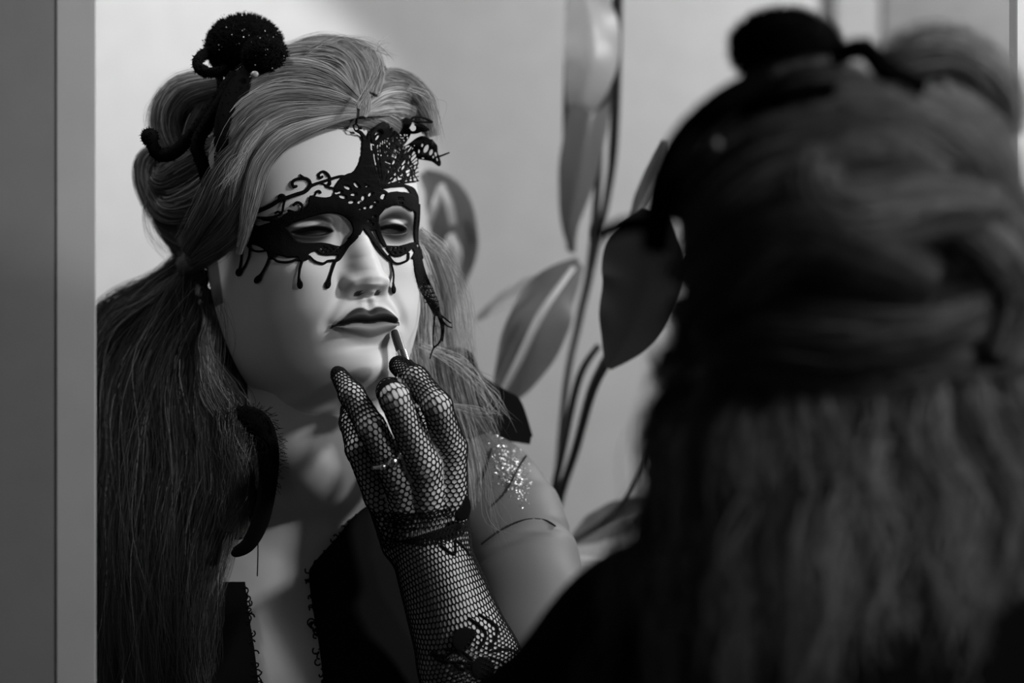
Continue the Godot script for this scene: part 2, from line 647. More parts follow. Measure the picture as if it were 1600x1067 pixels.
func hand_shape() -> void:
	var wr := P(664, 838, 1.735)
	var elbow := P(850, 1300, 1.735)
	palm.k = 0.007
	hand.k = 0.0035
	var mcp := [P(703, 700, 1.712), P(663, 728, 1.704), P(624, 752, 1.710), P(592, 775, 1.724)]
	var wro := [P(694, 836, 1.737), P(674, 838, 1.733), P(652, 840, 1.733), P(632, 842, 1.737)]
	for c in [palm, hand]:
		c.add(elbow, P(735, 1040, 1.735), 0.041, 0.036)
		c.add(P(735, 1040, 1.735), wr, 0.036, 0.026)
		for q in 4:
			c.add(mcp[q], wro[q], 0.0115 - q * 0.0008, 0.0175)
		c.add(P(672, 770, 1.735), P(650, 840, 1.745), 0.020, 0.020)
		c.add(P(690, 775, 1.745), P(690, 850, 1.745), 0.019, 0.018)
	digits = [
		[[mcp[0], P(683, 634, 1.692), P(649, 592, 1.708), P(623, 571, 1.735)], [0.0115, 0.0098, 0.0088, 0.0066]],
		[[mcp[1], P(617, 622, 1.686), P(610, 612, 1.715), P(622, 624, 1.748)], [0.0115, 0.0102, 0.0090, 0.0070]],
		[[mcp[2], P(580, 668, 1.698), P(550, 617, 1.712), P(529, 585, 1.728)], [0.0110, 0.0096, 0.0084, 0.0054]],
		[[mcp[3], P(560, 702, 1.722), P(548, 660, 1.738), P(545, 640, 1.752)], [0.0100, 0.0084, 0.0074, 0.0056]],
		[[P(690, 790, 1.758), P(668, 680, 1.775), P(648, 620, 1.772), P(634, 578, 1.764)], [0.0150, 0.0115, 0.0100, 0.0075]],
	]
	for d in digits:
		hand.chain(d[0], d[1])

func ray_to(sdf: Caps, from: Vector3, dir: Vector3) -> Vector3:
	var t := 0.0
	for k in 14:
		var d := sdf.dist(from + dir * t)
		if absf(d) < 0.00015: return from + dir * t
		t -= d * 0.95
		if absf(t) > 0.06: break
	return Vector3.INF

func cam_hit(sdf: Caps, px: float, py: float, d0 := 1.6) -> Vector3:
	var dir := P(px, py, 1.0) - Vector3(0, EYE, 0)
	var t := d0
	for k in 40:
		var d := sdf.dist(Vector3(0, EYE, 0) + dir * t)
		if d < 0.0001: break
		t += d * 0.9
	return Vector3(0, EYE, 0) + dir * t

func thread(mb: MB, a: Vector3, b: Vector3, na: Vector3, nb: Vector3, r: float, col: Color) -> void:
	var t := (b - a).normalized()
	var base := mb.v.size()
	for e in 2:
		var p := a if e == 0 else b
		var nn := na if e == 0 else nb
		var s := t.cross(nn).normalized()
		mb.v.append(p + nn * r)
		mb.n.append(nn)
		mb.v.append(p + s * r - nn * r * 0.6)
		mb.n.append(s)
		mb.v.append(p - s * r - nn * r * 0.6)
		mb.n.append(-s)
		for q in 3: mb.c.append(col)
	for j in 3:
		var p := base + j
		var q := base + (j + 1) % 3
		mb.i.append_array(PackedInt32Array([p, p + 3, q, q, p + 3, q + 3]))

func net_sleeve(mb: MB, own: Caps, axis: Array, N: int, pitch: float, r: float, lift: float) -> void:
	var pts := PackedVector3Array()
	var len := 0.0
	for k in axis.size() - 1: len += (axis[k + 1] as Vector3).distance_to(axis[k])
	var rings := int(len / pitch)
	var rows := []
	for p in axis: rows.append([p.x, p.y, p.z])
	for q in even(rows, rings): pts.append(Vector3(q[0], q[1], q[2]))
	var pos := []
	var nor := []
	var ok := []
	var twist := 0.0
	for k in pts.size():
		var t := (pts[mini(k + 1, pts.size() - 1)] - pts[maxi(k - 1, 0)]).normalized()
		var nn := (Vector3(0, 0, 1) - t * t.z).normalized()
		var s := t.cross(nn)
		var pr := PackedVector3Array()
		var nr := PackedVector3Array()
		var okr := []
		for i in 2 * N:
			var a := PI * i / N + twist
			var dir := nn * cos(a) + s * sin(a)
			var up := (1.0 if (i + k) % 2 == 0 else -1.0) * pitch * 0.2
			var p := ray_to(own, pts[k] + t * up, dir)
			var good := p.is_finite()
			if good:
				var dd := hand.dist(p)
				if dd < -0.0002 and dd > -0.006:
					var h := 0.0006
					var gr := Vector3(hand.dist(p + Vector3(h, 0, 0)) - dd, hand.dist(p + Vector3(0, h, 0)) - dd, hand.dist(p + Vector3(0, 0, h)) - dd).normalized()
					p -= gr * dd
				elif dd <= -0.006: good = false
			okr.append(good)
			pr.append(p + dir * lift)
			nr.append(dir)
		pos.append(pr)
		nor.append(nr)
		ok.append(okr)
	for k in pts.size():
		for i in 2 * N:
			var j := (i + 1) % (2 * N)
			if ok[k][i] and ok[k][j]:
				thread(mb, pos[k][i], pos[k][j], nor[k][i], nor[k][j], r, g(0.008))
			if (i + k) % 2 == 0 and k + 1 < pts.size() and ok[k][i] and ok[k + 1][i]:
				thread(mb, pos[k][i], pos[k + 1][i], nor[k][i], nor[k + 1][i], r * 0.9, g(0.008))

func glove(parent: Node3D, m: Material) -> void:
	var mb := MB.new()
	net_sleeve(mb, palm, [P(815, 1210, 1.735), P(735, 1040, 1.735), P(700, 930, 1.727), P(664, 838, 1.736), P(660, 812, 1.733), P(657, 786, 1.730)], 54, 0.0034, 0.00055, 0.0004)
	for q in 5:
		var c := Caps.new()
		c.chain(digits[q][0], digits[q][1])
		c.k = 0.003
		var d: Array = digits[q][0]
		var start: Vector3 = d[0] + ((d[0] as Vector3) - (d[1] as Vector3)).normalized() * 0.004
		if q < 4:
			start = d[0] + (P(694 - 20 * q, 838, 1.735) - (d[0] as Vector3)).normalized() * (0.046 if q == 0 else 0.034)
			c.add(d[0], start, digits[q][1][0], 0.0140)
		net_sleeve(mb, c, [start, d[0], d[1], d[2], d[3]], 18 - q, 0.0033, 0.00052, 0.0004)
	commit(mb, "fishnet_glove", m, parent)
	var gl: Node3D = parent.get_node("fishnet_glove")
	# closely knitted finger ends
	for q in [0, 2, 4]:
		var tb := MB.new()
		var d: Array = digits[q]
		var dir: Vector3 = (d[0][3] - d[0][2]).normalized()
		var pts := PackedVector3Array()
		var rad := PackedFloat32Array()
		for k in 7:
			var f := k / 6.0
			pts.append(d[0][3] + dir * (d[1][3] * lerpf(-0.35, 1.25, f)))
			rad.append(d[1][3] * 1.1 * sqrt(maxf(1.0 - pow(maxf(f - 0.15, 0.0) / 0.87, 2.0), 0.01)))
		tube(tb, pts, rad, 14, g(0.01))
		commit(tb, "finger_end", m, gl)
	# the spiders knitted into the net; a dark wrist patch paints in shadow and hair
	for e in [[727, 1000, 22, 20], [754, 1044, 19, 18], [722, 792, 15, 22], [703, 822, 20, 9]]:
		var at := cam_hit(hand, e[0], e[1])
		var nn := Vector3(0.35, 0.1, 1).normalized()
		var sp := MB.new()
		ball(sp, at, Vector3(e[2] * 0.00045, e[3] * 0.00045, 0.0011), g(0.004), Basis.looking_at(-nn, Vector3.UP), 18, 10)
		commit(sp, "spider_shade_patch", m, gl)
	var legs := [[[748, 1014], [759, 995], [754, 982], [732, 965]], [[764, 1014], [775, 995], [775, 979], [748, 959]], [[764, 1019], [786, 1014], [807, 1019], [818, 1040]],
		[[767, 1027], [786, 1035], [797, 1050], [802, 1066]], [[721, 1022], [711, 1017], [694, 1014]], [[737, 1030], [721, 1017], [705, 1019], [694, 1027], [676, 1019]],
		[[743, 1038], [721, 1035], [689, 1033], [673, 1019]], [[745, 1049], [732, 1043], [721, 1046], [710, 1038]], [[689, 852], [710, 866], [711, 846]], [[711, 843], [727, 858], [733, 869]], [[688, 838], [700, 830], [716, 838]]]
	for l in legs:
		var pts := PackedVector3Array()
		var rad := PackedFloat32Array()
		for q in catmull(l, 10):
			pts.append(cam_hit(hand, q[0], q[1]) + Vector3(0, 0, 0.0008))
			rad.append(0.0012)
		var sp := MB.new()
		tube(sp, pts, rad, 6, g(0.004), 0.6)
		commit(sp, "spider_leg", m, gl)

var trunk := Caps.new()

func torso(mb: MB) -> void:
	var t := trunk
	t.k = 0.022
	t.add(hp(0, -95, -9), hp(-2, -150, -10), 0.0535, 0.0535)
	t.add(hp(-2, -150, -10), P(468, 790, 1.885), 0.0535, 0.054)
	t.add(P(300, 780, 1.95), P(690, 785, 1.94), 0.048, 0.046)
	t.add(P(430, 690, 1.93), P(300, 770, 1.95), 0.035, 0.045)
	t.add(P(520, 690, 1.93), P(690, 780, 1.94), 0.035, 0.045)
	t.add(P(380, 930, 1.938), P(560, 930, 1.938), 0.115, 0.115)
	t.add(P(470, 950, 1.93), P(480, 1500, 1.96), 0.13, 0.13)
	t.add(P(374, 1085, 1.866), P(384, 1120, 1.866), 0.085, 0.085)
	t.add(P(540, 1085, 1.866), P(532, 1120, 1.866), 0.085, 0.085)
	# collar bones and the cords of the neck
	t.add(P(432, 828, 1.835), P(300, 770, 1.90), 0.010, 0.010)
	t.add(P(470, 838, 1.832), P(600, 760, 1.90), 0.010, 0.010)
	t.add(P(552, 640, 1.880), P(452, 828, 1.838), 0.012, 0.008)
	t.add(P(772, 790, 1.91), P(690, 785, 1.94), 0.042, 0.044)
	t.add(P(772, 790, 1.91), P(866, 1300, 1.72), 0.038, 0.034)
	nets(t, Vector3(-0.42, 0.98, -2.14), Vector3(0.09, 1.53, -1.62), 0.006, mb, g(0.52))
	# the ear that shows under the hair
	ball(mb, P(313, 452, 1.868), Vector3(0.0065, 0.019, 0.011), g(0.52), Basis(Vector3(0, 0, 1), 0.30))
	ball(mb, P(316, 474, 1.864), Vector3(0.0062, 0.0085, 0.007), g(0.52), Basis(Vector3(0, 0, 1), 0.30))

# ---------- the reflected woman's hair ----------
func dcap(px: float, py: float, lift: float) -> float:
	var dx := (px - 470.0) * 1.86 / F / 0.100
	var dy := (py - 310.0) * 1.86 / F / 0.116
	var q := 1.0 - dx * dx - dy * dy
	return 1.865 - 0.112 * sqrt(maxf(q, 0.0)) - lift

func over(c: Array, lift := 0.006) -> Array:
	# px, py, half width -> rows on the head
	var out := []
	for r in c:
		out.append([r[0], r[1], dcap(r[0], r[1], lift), r[2]])
	return out

func at_depth(c: Array) -> Array:
	return c

func woman_hair(w: Node3D) -> void:
	var hm := mat(0.1, 0.5, 0.45, true)
	# the cap under the combed hair
	var top := MB.new()
	var o := {"n": 700, "seg": 18, "thick": 0.55, "wave": 2.5, "lo": 0.05, "hi": 0.27, "w": 0.85, "drift": 0.7, "loose": 0.1, "ck": 0.5, "cc": 0.11}
	for c in [
		[[556, 182, 3], [500, 194, 9], [444, 216, 14], [408, 256, 14], [394, 310, 12], [384, 356, 9], [372, 396, 4]],
		[[556, 176, 6], [505, 176, 14], [445, 186, 20], [396, 226, 20], [372, 290, 18], [362, 350, 14]],
		[[556, 168, 8], [505, 155, 20], [436, 158, 26], [382, 192, 28], [348, 250, 26]],
		[[557, 160, 10], [512, 130, 24], [454, 124, 28], [398, 143, 28], [352, 185, 26]],
		[[558, 152, 12], [532, 108, 24], [484, 98, 28], [432, 106, 28], [385, 135, 26]],
		[[566, 150, 14], [556, 110, 22], [526, 84, 24], [488, 82, 24], [440, 100, 24]],
		[[576, 150, 14], [580, 118, 20], [566, 92, 20], [534, 78, 18], [500, 78, 16]],
		[[566, 174, 5], [598, 150, 15], [636, 150, 18], [664, 176, 16], [676, 214, 10]],
		[[568, 160, 8], [600, 130, 16], [636, 134, 18], [662, 156, 14], [674, 182, 8]],
		[[570, 178, 4], [612, 170, 9], [648, 180, 9], [668, 205, 7]]]:
		var oc := o.duplicate()
		if c[1][0] > 590 and c[0][1] > 170: oc["core"] = false
		lock(top, over(c), oc)
	var thin := o.duplicate()
	thin["core"] = false
	lock(top, over([[552, 172, 6], [584, 166, 8], [618, 166, 8], [652, 180, 8]], -0.001), thin)
	lock(top, over([[552, 172, 10], [558, 152, 14], [562, 126, 14], [552, 100, 10]], 0.004), o)
	wisp(top, [[560, 165, 1.76], [590, 110, 1.78], [585, 78, 1.80], [600, 70, 1.81]], 26, 9, 0.5, 0.2, 0.4)
	wisp(top, [[640, 140, 1.80], [668, 150, 1.81], [682, 180, 1.82], [684, 220, 1.82]], 40, 7, 0.5, 0.2, 0.4)
	wisp(top, [[480, 80, 1.80], [530, 58, 1.82], [580, 70, 1.82], [612, 90, 1.82]], 30, 6, 0.45, 0.15, 0.35)
	wisp(top, [[420, 190, 1.74], [390, 225, 1.74], [368, 262, 1.75], [345, 300, 1.76]], 40, 8, 0.5, 0.15, 0.35)
	lock(top, over([[566, 184, 7], [567, 165, 10], [565, 145, 11], [558, 122, 10]], 0.008), thin)
	# hair lying close on the scalp under the swept locks
	for path in [[[-4, 82], [18, 81], [34, 77], [44, 72]], [[-6, 92], [16, 93], [36, 88], [50, 80]], [[4, 80], [-18, 81], [-40, 72], [-58, 56], [-68, 34]], [[-8, 84], [-4, 94], [2, 104], [8, 112]], [[8, 82], [6, 94], [4, 104], [0, 112]]]:
		var rows := []
		for e in path:
			var p := skin(e[0], e[1], 4.5)
			var q := pix(p)
			rows.append([q.x, q.y, -p.z, 17.0])
		lock(top, rows, {"n": 420, "seg": 16, "thick": 0.45, "wave": 2.0, "lo": 0.05, "hi": 0.27, "w": 0.9, "drift": 0.7, "ck": 0.6, "cc": 0.1})
	# the roots along the hairline
	for q in 900:
		var x := rng.randf_range(-58.0, 22.0)
		var yh := 77.0 - 34.0 * pow(absf(x) / 64.0, 2.0) + rng.randf_range(-3.0, 8.0)
		var lean := rng.randf_range(-5.0, 5.0) + (x - 8.0) * 0.35
		var pts := PackedVector3Array()
		var nor := PackedVector3Array()
		for k in 6:
			var f := k / 5.0
			var p := skin(x + lean * f, yh + 17.0 * f, 0.4 + 9.0 * f * f)
			pts.append(p)
			nor.append(((p - HO).normalized() + Vector3(rng.randfn() * 0.1, 0, 0.2)).normalized())
		ribbon(top, pts, nor, 0.0005, g(rng.randf_range(0.06, 0.24)))
	commit(top, "swept_hair", hm, w)
	var side := MB.new()
	var o2 := {"n": 500, "seg": 16, "thick": 0.7, "wave": 2.5, "lo": 0.02, "hi": 0.12, "w": 0.9, "drift": 0.7, "loose": 0.1}  # darker greys: shadow at the temple put into the hair tone
	for c in [
		[[404, 244, 10], [384, 310, 18], [350, 364, 22], [300, 404, 20]],
		[[402, 290, 8], [380, 345, 14], [338, 388, 18], [285, 415, 16]],
		[[420, 200, 14], [372, 260, 30], [340, 330, 34], [300, 390, 28]]]:
		lock(side, over(c, 0.002), o2)
	for c in [
		[[372, 210, 1.83, 34], [300, 262, 1.85, 36], [254, 280, 1.87, 28], [228, 250, 1.88, 16]],
		[[380, 262, 1.83, 34], [312, 312, 1.85, 36], [262, 326, 1.87, 30], [232, 294, 1.88, 18]],
		[[390, 320, 1.83, 34], [330, 352, 1.85, 34], [284, 366, 1.87, 26], [250, 336, 1.88, 18]],
		[[392, 362, 1.83, 30], [340, 388, 1.85, 30], [296, 392, 1.87, 22], [266, 366, 1.88, 14]],
		[[350, 180, 1.85, 40], [320, 260, 1.87, 60], [310, 340, 1.88, 56], [300, 410, 1.88, 30]]]:
		lock(side, c, o2)
	commit(side, "side_hair", hm, w)
	var roll := MB.new()
	lock(roll, [[345, 128, 1.84, 20], [290, 140, 1.85, 26], [262, 176, 1.855, 26], [268, 222, 1.86, 24], [300, 250, 1.86, 18]], {"n": 420, "seg": 16, "thick": 0.8, "wave": 1.0, "lo": 0.07, "hi": 0.30, "w": 0.9, "drift": 0.6})
	lock(roll, [[340, 160, 1.87, 30], [300, 185, 1.87, 34], [285, 225, 1.87, 30], [300, 260, 1.87, 26]], {"n": 200, "lo": 0.04, "hi": 0.16})
	lock(roll, [[330, 150, 1.85, 18], [318, 190, 1.85, 24], [302, 225, 1.855, 22], [280, 245, 1.86, 16]], {"n": 200, "lo": 0.06, "hi": 0.22})
	lock(roll, [[262, 232, 1.865, 14], [234, 250, 1.87, 20], [230, 290, 1.87, 20], [250, 330, 1.87, 18]], {"n": 200, "lo": 0.05, "hi": 0.18})
	wisp(roll, [[250, 140, 1.85], [232, 180, 1.85], [236, 230, 1.86]], 14, 6, 0.4, 0.1, 0.25)
	wisp(roll, [[228, 290, 1.86], [232, 360, 1.87], [270, 410, 1.87]], 18, 8, 0.4, 0.08, 0.2)
	commit(roll, "hair_roll", hm, w)
	var long := MB.new()
	var o3 := {"n": 620, "seg": 24, "thick": 0.45, "wave": 13.0, "freq": 2.6, "lo": 0.007, "hi": 0.034, "w": 0.7, "loose": 0.1, "drift": 1.4, "cl": 0.6}  # near-black greys: the shadowed side's shade put into the hair tone
	for c in [
		[[300, 412, 1.90, 16], [205, 480, 1.93, 32], [130, 600, 1.94, 46], [105, 800, 1.93, 50], [100, 1090, 1.92, 55]],
		[[310, 405, 1.88, 16], [245, 462, 1.90, 34], [190, 560, 1.90, 48], [164, 720, 1.88, 52], [154, 900, 1.85, 54], [146, 1100, 1.83, 56]],
		[[318, 425, 1.86, 18], [264, 505, 1.87, 40], [232, 620, 1.86, 50], [222, 780, 1.84, 52], [228, 950, 1.82, 54], [240, 1100, 1.81, 56]],
		[[322, 452, 1.86, 14], [296, 560, 1.86, 36], [290, 700, 1.84, 46], [282, 850, 1.81, 44], [276, 1000, 1.80, 42], [280, 1110, 1.80, 40]],
		[[318, 492, 1.86, 10], [338, 600, 1.85, 30], [350, 720, 1.82, 38], [328, 860, 1.80, 30], [312, 1000, 1.785, 26], [318, 1110, 1.78, 24]],
		[[322, 468, 1.88, 10], [348, 540, 1.885, 16], [374, 600, 1.88, 16], [396, 660, 1.87, 16], [404, 740, 1.85, 10]],
		[[326, 560, 1.86, 12], [362, 640, 1.85, 26], [378, 720, 1.83, 24], [372, 840, 1.81, 14]]]:
		lock(long, c, o3)
	lock(long, [[318, 470, 1.86, 4], [326, 540, 1.83, 12], [346, 620, 1.80, 28], [366, 690, 1.785, 30], [368, 760, 1.78, 20], [356, 830, 1.78, 8]], o3)
	wisp(long, [[320, 400, 1.86], [240, 460, 1.88], [180, 500, 1.89], [130, 560, 1.89]], 60, 14, 0.45, 0.06, 0.16)
	wisp(long, [[300, 440, 1.84], [270, 600, 1.82], [220, 800, 1.79], [250, 1060, 1.77]], 30, 50, 0.4, 0.02, 0.05, 20)
	wisp(long, [[345, 470, 1.80], [350, 540, 1.80], [340, 640, 1.80], [320, 760, 1.79]], 16, 14, 0.4, 0.03, 0.1)
	commit(long, "long_hair", hm, w)
	var right := MB.new()
	var o4 := {"n": 120, "seg": 18, "thick": 0.5, "wave": 4.0, "lo": 0.08, "hi": 0.32, "w": 0.8, "loose": 0.35, "core": false, "in": 0.2, "drift": 0.8}
	for c in [
		[[652, 360, 1.85, 8], [682, 396, 1.86, 18], [700, 460, 1.87, 22], [712, 540, 1.87, 26], [740, 640, 1.87, 22], [770, 690, 1.86, 12]],
		[[660, 430, 1.86, 14], [672, 520, 1.87, 26], [690, 620, 1.87, 34], [720, 720, 1.85, 26], [735, 800, 1.84, 12]],
		[[640, 420, 1.845, 6], [652, 480, 1.855, 14], [652, 560, 1.86, 16], [668, 640, 1.86, 14]]]:
		lock(right, c, o4)
	wisp(right, [[655, 365, 1.83], [700, 410, 1.84], [722, 480, 1.85], [735, 560, 1.85]], 40, 14, 0.6, 0.2, 0.45)
	wisp(right, [[660, 540, 1.84], [720, 570, 1.84], [770, 620, 1.84], [778, 660, 1.84]], 36, 14, 0.6, 0.2, 0.45)
	wisp(right, [[690, 630, 1.84], [740, 640, 1.83], [780, 650, 1.83]], 14, 8, 0.6, 0.25, 0.45)
	wisp(right, [[730, 640, 1.82], [750, 720, 1.81], [772, 800, 1.80], [790, 840, 1.80]], 22, 14, 0.5, 0.1, 0.4)
	commit(right, "loose_hair", hm, w)

# ---------- what the reflected woman wears ----------
func patch(mb: MB, rows: Array, nx: int, ny: int, e: float, thick: float, col: Color) -> void:
	# rows: [py, x left, x right]; cloth laid on the trunk, front sheet, back sheet and edges
	var rr := catmull(rows, ny)
	for sheet in 2:
		var base := mb.v.size()
		for k in ny + 1:
			for j in nx + 1:
				var x: float = lerpf(rr[k][1], rr[k][2], float(j) / nx)
				var p := cam_hit(trunk, x, rr[k][0], 1.66)
				mb.v.append(p + Vector3(0, 0, e + (thick if sheet == 0 else 0.0)))
				mb.c.append(col)
		for k in ny + 1:
			for j in nx + 1:
				var du := mb.v[base + k * (nx + 1) + mini(j + 1, nx)] - mb.v[base + k * (nx + 1) + maxi(j - 1, 0)]
				var dv := mb.v[base + mini(k + 1, ny) * (nx + 1) + j] - mb.v[base + maxi(k - 1, 0) * (nx + 1) + j]
				mb.n.append(dv.cross(du).normalized() * (1.0 if sheet == 0 else -1.0))
		for k in ny:
			for j in nx:
				var q := base + k * (nx + 1) + j
				if sheet == 0: mb.i.append_array(PackedInt32Array([q, q + 1, q + nx + 1, q + 1, q + nx + 2, q + nx + 1]))
				else: mb.i.append_array(PackedInt32Array([q, q + nx + 1, q + 1, q + 1, q + nx + 1, q + nx + 2]))

func fringe(mb: MB, line: Array, n: int, size: float, d_lift: float) -> void:
	for q in n:
		var f := rng.randf()
		var r: Array = catmull(line, 60)[int(f * 60)]
		var sgn := 1.0 if rng.randf() < 0.5 else -1.0
		var pts := PackedVector3Array()
		var rad := PackedFloat32Array()
		var turn := rng.randf_range(2.0, 5.0)
		var a0 := rng.randf() * TAU
		var sz := size * rng.randf_range(0.5, 1.2)
		for k in 8:
			var a := a0 + turn * k / 7.0 * sgn
			var p := cam_hit(trunk, r[0] + (cos(a) - cos(a0)) * sz, r[1] + (sin(a) - sin(a0)) * sz, 1.66)
			pts.append(p + Vector3(0, 0, d_lift + 0.001 * sin(a)))
			rad.append(0.0006)
		tube(mb, pts, rad, 4, g(0.008))

func dress(w: Node3D, black: Material) -> void:
	var cloth := mat(0.01, 1.0, 0.08, true)
	var l := MB.new()
	patch(l, [[908, 230, 384], [960, 215, 390], [1010, 210, 398], [1060, 205, 404], [1130, 210, 412]], 14, 16, 0.004, 0.003, g(0.010))
	fringe(l, [[384, 912], [388, 950], [393, 1000], [399, 1040], [404, 1075]], 40, 5.0, 0.006)
	commit(l, "top_panel", cloth, w)
	var r := MB.new()
	patch(r, [[770, 605, 700], [800, 560, 720], [840, 526, 730], [880, 490, 735], [900, 484, 735], [950, 490, 735], [1010, 500, 735], [1130, 514, 735]], 14, 24, 0.004, 0.003, g(0.010))
	fringe(r, [[484, 890], [490, 950], [498, 1010], [508, 1075]], 40, 5.0, 0.006)
	fringe(r, [[560, 800], [526, 840], [490, 880]], 10, 3.0, 0.006)
	commit(r, "top_panel", cloth, w)
	var sk := MB.new()
	lathe(sk, Vector3(P(480, 0, 1.96).x, 0, -1.95), [[0.19, 0.0], [0.20, 0.01], [0.19, 0.4], [0.18, 0.8], [0.15, 1.0], [0.145, 1.12], [0.14, 1.13]], g(0.012), 40)
	commit(sk, "skirt", cloth, w)
	# satin sleeve of the raised arm
	var satin := mat(0.1, 0.6, 0.4, true)
	var sl := MB.new()
	var rows := catmull([[722, 728, 1.915, 70], [762, 774, 1.90, 92], [798, 850, 1.865, 96], [826, 940, 1.83, 96], [846, 1060, 1.79, 94], [866, 1230, 1.735, 92]], 60)
	var base := 0
	var nn := 48
	for k in 61:
		var rw: Array = rows[k]
		var nx: Array = rows[mini(k + 1, 60)]
		var pv: Array = rows[maxi(k - 1, 0)]
		var t := (P(nx[0], nx[1], nx[2]) - P(pv[0], pv[1], pv[2])).normalized()
		var e1 := (Vector3(0, 0, 1) - t * t.z).normalized()
		var e2 := t.cross(e1)
		for j in nn:
			var a := TAU * j / nn
			var fold := sin(k * 0.55 + 2.2 * sin(a + 0.6)) * 0.0007 + sin(k * 0.23 - a * 2.0) * 0.0009
			fold -= 0.003 * exp(-pow((k - 28.0 - 3.0 * sin(a * 1.0 + 1.0)) / 0.9, 2.0))
			fold -= 0.002 * exp(-pow((k - 14.0 - 5.0 * sin(a + 2.0)) / 1.5, 2.0))
			var rr: float = rw[3] * rw[2] / F * (0.55 if k == 0 else 1.0) + fold
			sl.v.append(P(rw[0], rw[1], rw[2]) + (e1 * cos(a) + e2 * sin(a)) * rr)
			sl.c.append(g(0.10))
	for k in 61:
		for j in nn:
			var du := sl.v[k * nn + (j + 1) % nn] - sl.v[k * nn + (j + nn - 1) % nn]
			var dv := sl.v[mini(k + 1, 60) * nn + j] - sl.v[maxi(k - 1, 0) * nn + j]
			sl.n.append(du.cross(dv).normalized())
	for k in 60:
		for j in nn:
			var a := k * nn + j
			var b := k * nn + (j + 1) % nn
			sl.i.append_array(PackedInt32Array([a, a + nn, b, b, a + nn, b + nn]))
	commit(sl, "satin_sleeve", satin, w)
	# glittering patch on the shoulder
	var gm := mat(0.5, 0.35, 0.5)
	gm.metallic = 1.0
	var gl := MB.new()
	var arm := Caps.new()
	arm.k = 0.002
	for k in range(6, 60, 6):
		var ra: Array = rows[k]
		var rb: Array = rows[k + 6]
		arm.add(P(ra[0], ra[1], ra[2]), P(rb[0], rb[1], rb[2]), ra[3] * ra[2] / F, rb[3] * rb[2] / F)
	for q in 1100:
		var py := rng.randfn() * 26.0 + 722
		var px := rng.randfn() * 12.0 + 790 + (py - 722) * 0.45
		if arm.dist(P(px, py, 1.9)) > 0.0 and arm.dist(P(px, py, 1.86)) > 0.0: continue
		var p := cam_hit(arm, px, py, 1.66) + Vector3(0, 0, 0.0012)
		var off := (px - 790) / 60.0
		var nrm := Vector3(off * 0.8 + rng.randfn() * 0.3, 0.3 + rng.randfn() * 0.3, 0.8).normalized()
		var e1 := nrm.cross(Vector3.UP).normalized()
		var e2 := nrm.cross(e1)
		var s := rng.randf_range(0.0003, 0.0006)
		quad(gl, p - e1 * s, p - e2 * s, p + e1 * s, p + e2 * s, nrm, g(0.6))
	for e in [[[752, 850], [785, 826], [820, 812], [850, 812], [868, 822]], [[822, 712], [806, 738], [790, 768], [768, 790]], [[768, 700], [760, 730], [752, 752]]]:
		var sm := MB.new()
		var sp := PackedVector3Array()
		var sr := PackedFloat32Array()
		for rs in catmull(e, 16):
			sp.append(cam_hit(arm, rs[0], rs[1], 1.66) + Vector3(0, 0, 0.0006))
			sr.append(0.0008)
		tube(sm, sp, sr, 6, g(0.02))
		commit(sm, "seam", cloth, w)
	var glo := commit(gl, "sequins", gm, w)
	tag(glo, "", "", "", "stuff")
	# stiff black collar behind the shoulder
	var co := MB.new()
	var edge := [[672, 560, 1.93], [700, 545, 1.94], [734, 552, 1.95], [752, 588, 1.95], [790, 612, 1.96], [812, 628, 1.96], [830, 682, 1.96]]
	var foot := [[672, 690, 1.93], [700, 690, 1.935], [725, 690, 1.94], [745, 690, 1.945], [775, 690, 1.95], [800, 690, 1.955], [828, 694, 1.96]]
	for sheet in 2:
		var b0 := co.v.size()
		for j in 25:
			var e: Array = catmull(edge, 24)[j]
			var f: Array = catmull(foot, 24)[j]
			for k in 7:
				var u := k / 6.0
				co.v.append(P(lerpf(e[0], f[0], u), lerpf(e[1], f[1], u), lerpf(e[2], f[2], u)) + Vector3(0, 0, 0.006 * sin(u * PI) + (0.004 if sheet == 0 else 0.0)))
				co.n.append(Vector3(0, 0, 1.0 if sheet == 0 else -1.0))
				co.c.append(g(0.008))
		for j in 24:
			for k in 6:
				var q := b0 + j * 7 + k
				if sheet == 0: co.i.append_array(PackedInt32Array([q, q + 7, q + 1, q + 7, q + 8, q + 1]))
				else: co.i.append_array(PackedInt32Array([q, q + 1, q + 7, q + 7, q + 1, q + 8]))
	var rim := []
	for e in edge: rim.append([e[0], e[1], e[2] - 0.002, 3.0])
	ptube(co, rim, 40, 6, g(0.008))
	commit(co, "black_collar", cloth, w)
	# curved black velvet tail hanging on the chest
	var tl := MB.new()
	ptube(tl, [[345, 668, 1.80, 10], [372, 653, 1.79, 18], [402, 662, 1.785, 21], [418, 700, 1.785, 18], [419, 750, 1.78, 15], [408, 810, 1.775, 14], [390, 848, 1.775, 12], [370, 862, 1.775, 9], [362, 864, 1.775, 4]], 40, 14, g(0.006), 0.6)
	for q in 500:
		var r2: Array = catmull([[350, 664, 1.795, 12], [372, 655, 1.785, 24], [402, 662, 1.78, 28], [420, 700, 1.78, 22], [420, 750, 1.775, 16]], 40)[rng.randi() % 41]
		var a := rng.randf() * TAU
		var p := P(r2[0] + cos(a) * r2[3] * 0.8, r2[1] + sin(a) * r2[3] * 0.8, r2[2])
		var d := Vector3(cos(a) * 0.6 + rng.randfn() * 0.4 + 0.4, -sin(a) * 0.6 - 0.3 + rng.randfn() * 0.4, 0.3).normalized() * rng.randf_range(0.003, 0.008)
		thread(tl, p, p + d, Vector3(0, 0, 1), Vector3(0, 0, 1), 0.00016, g(0.008))
	commit(tl, "velvet_tail", cloth, w)
	var cd := MB.new()
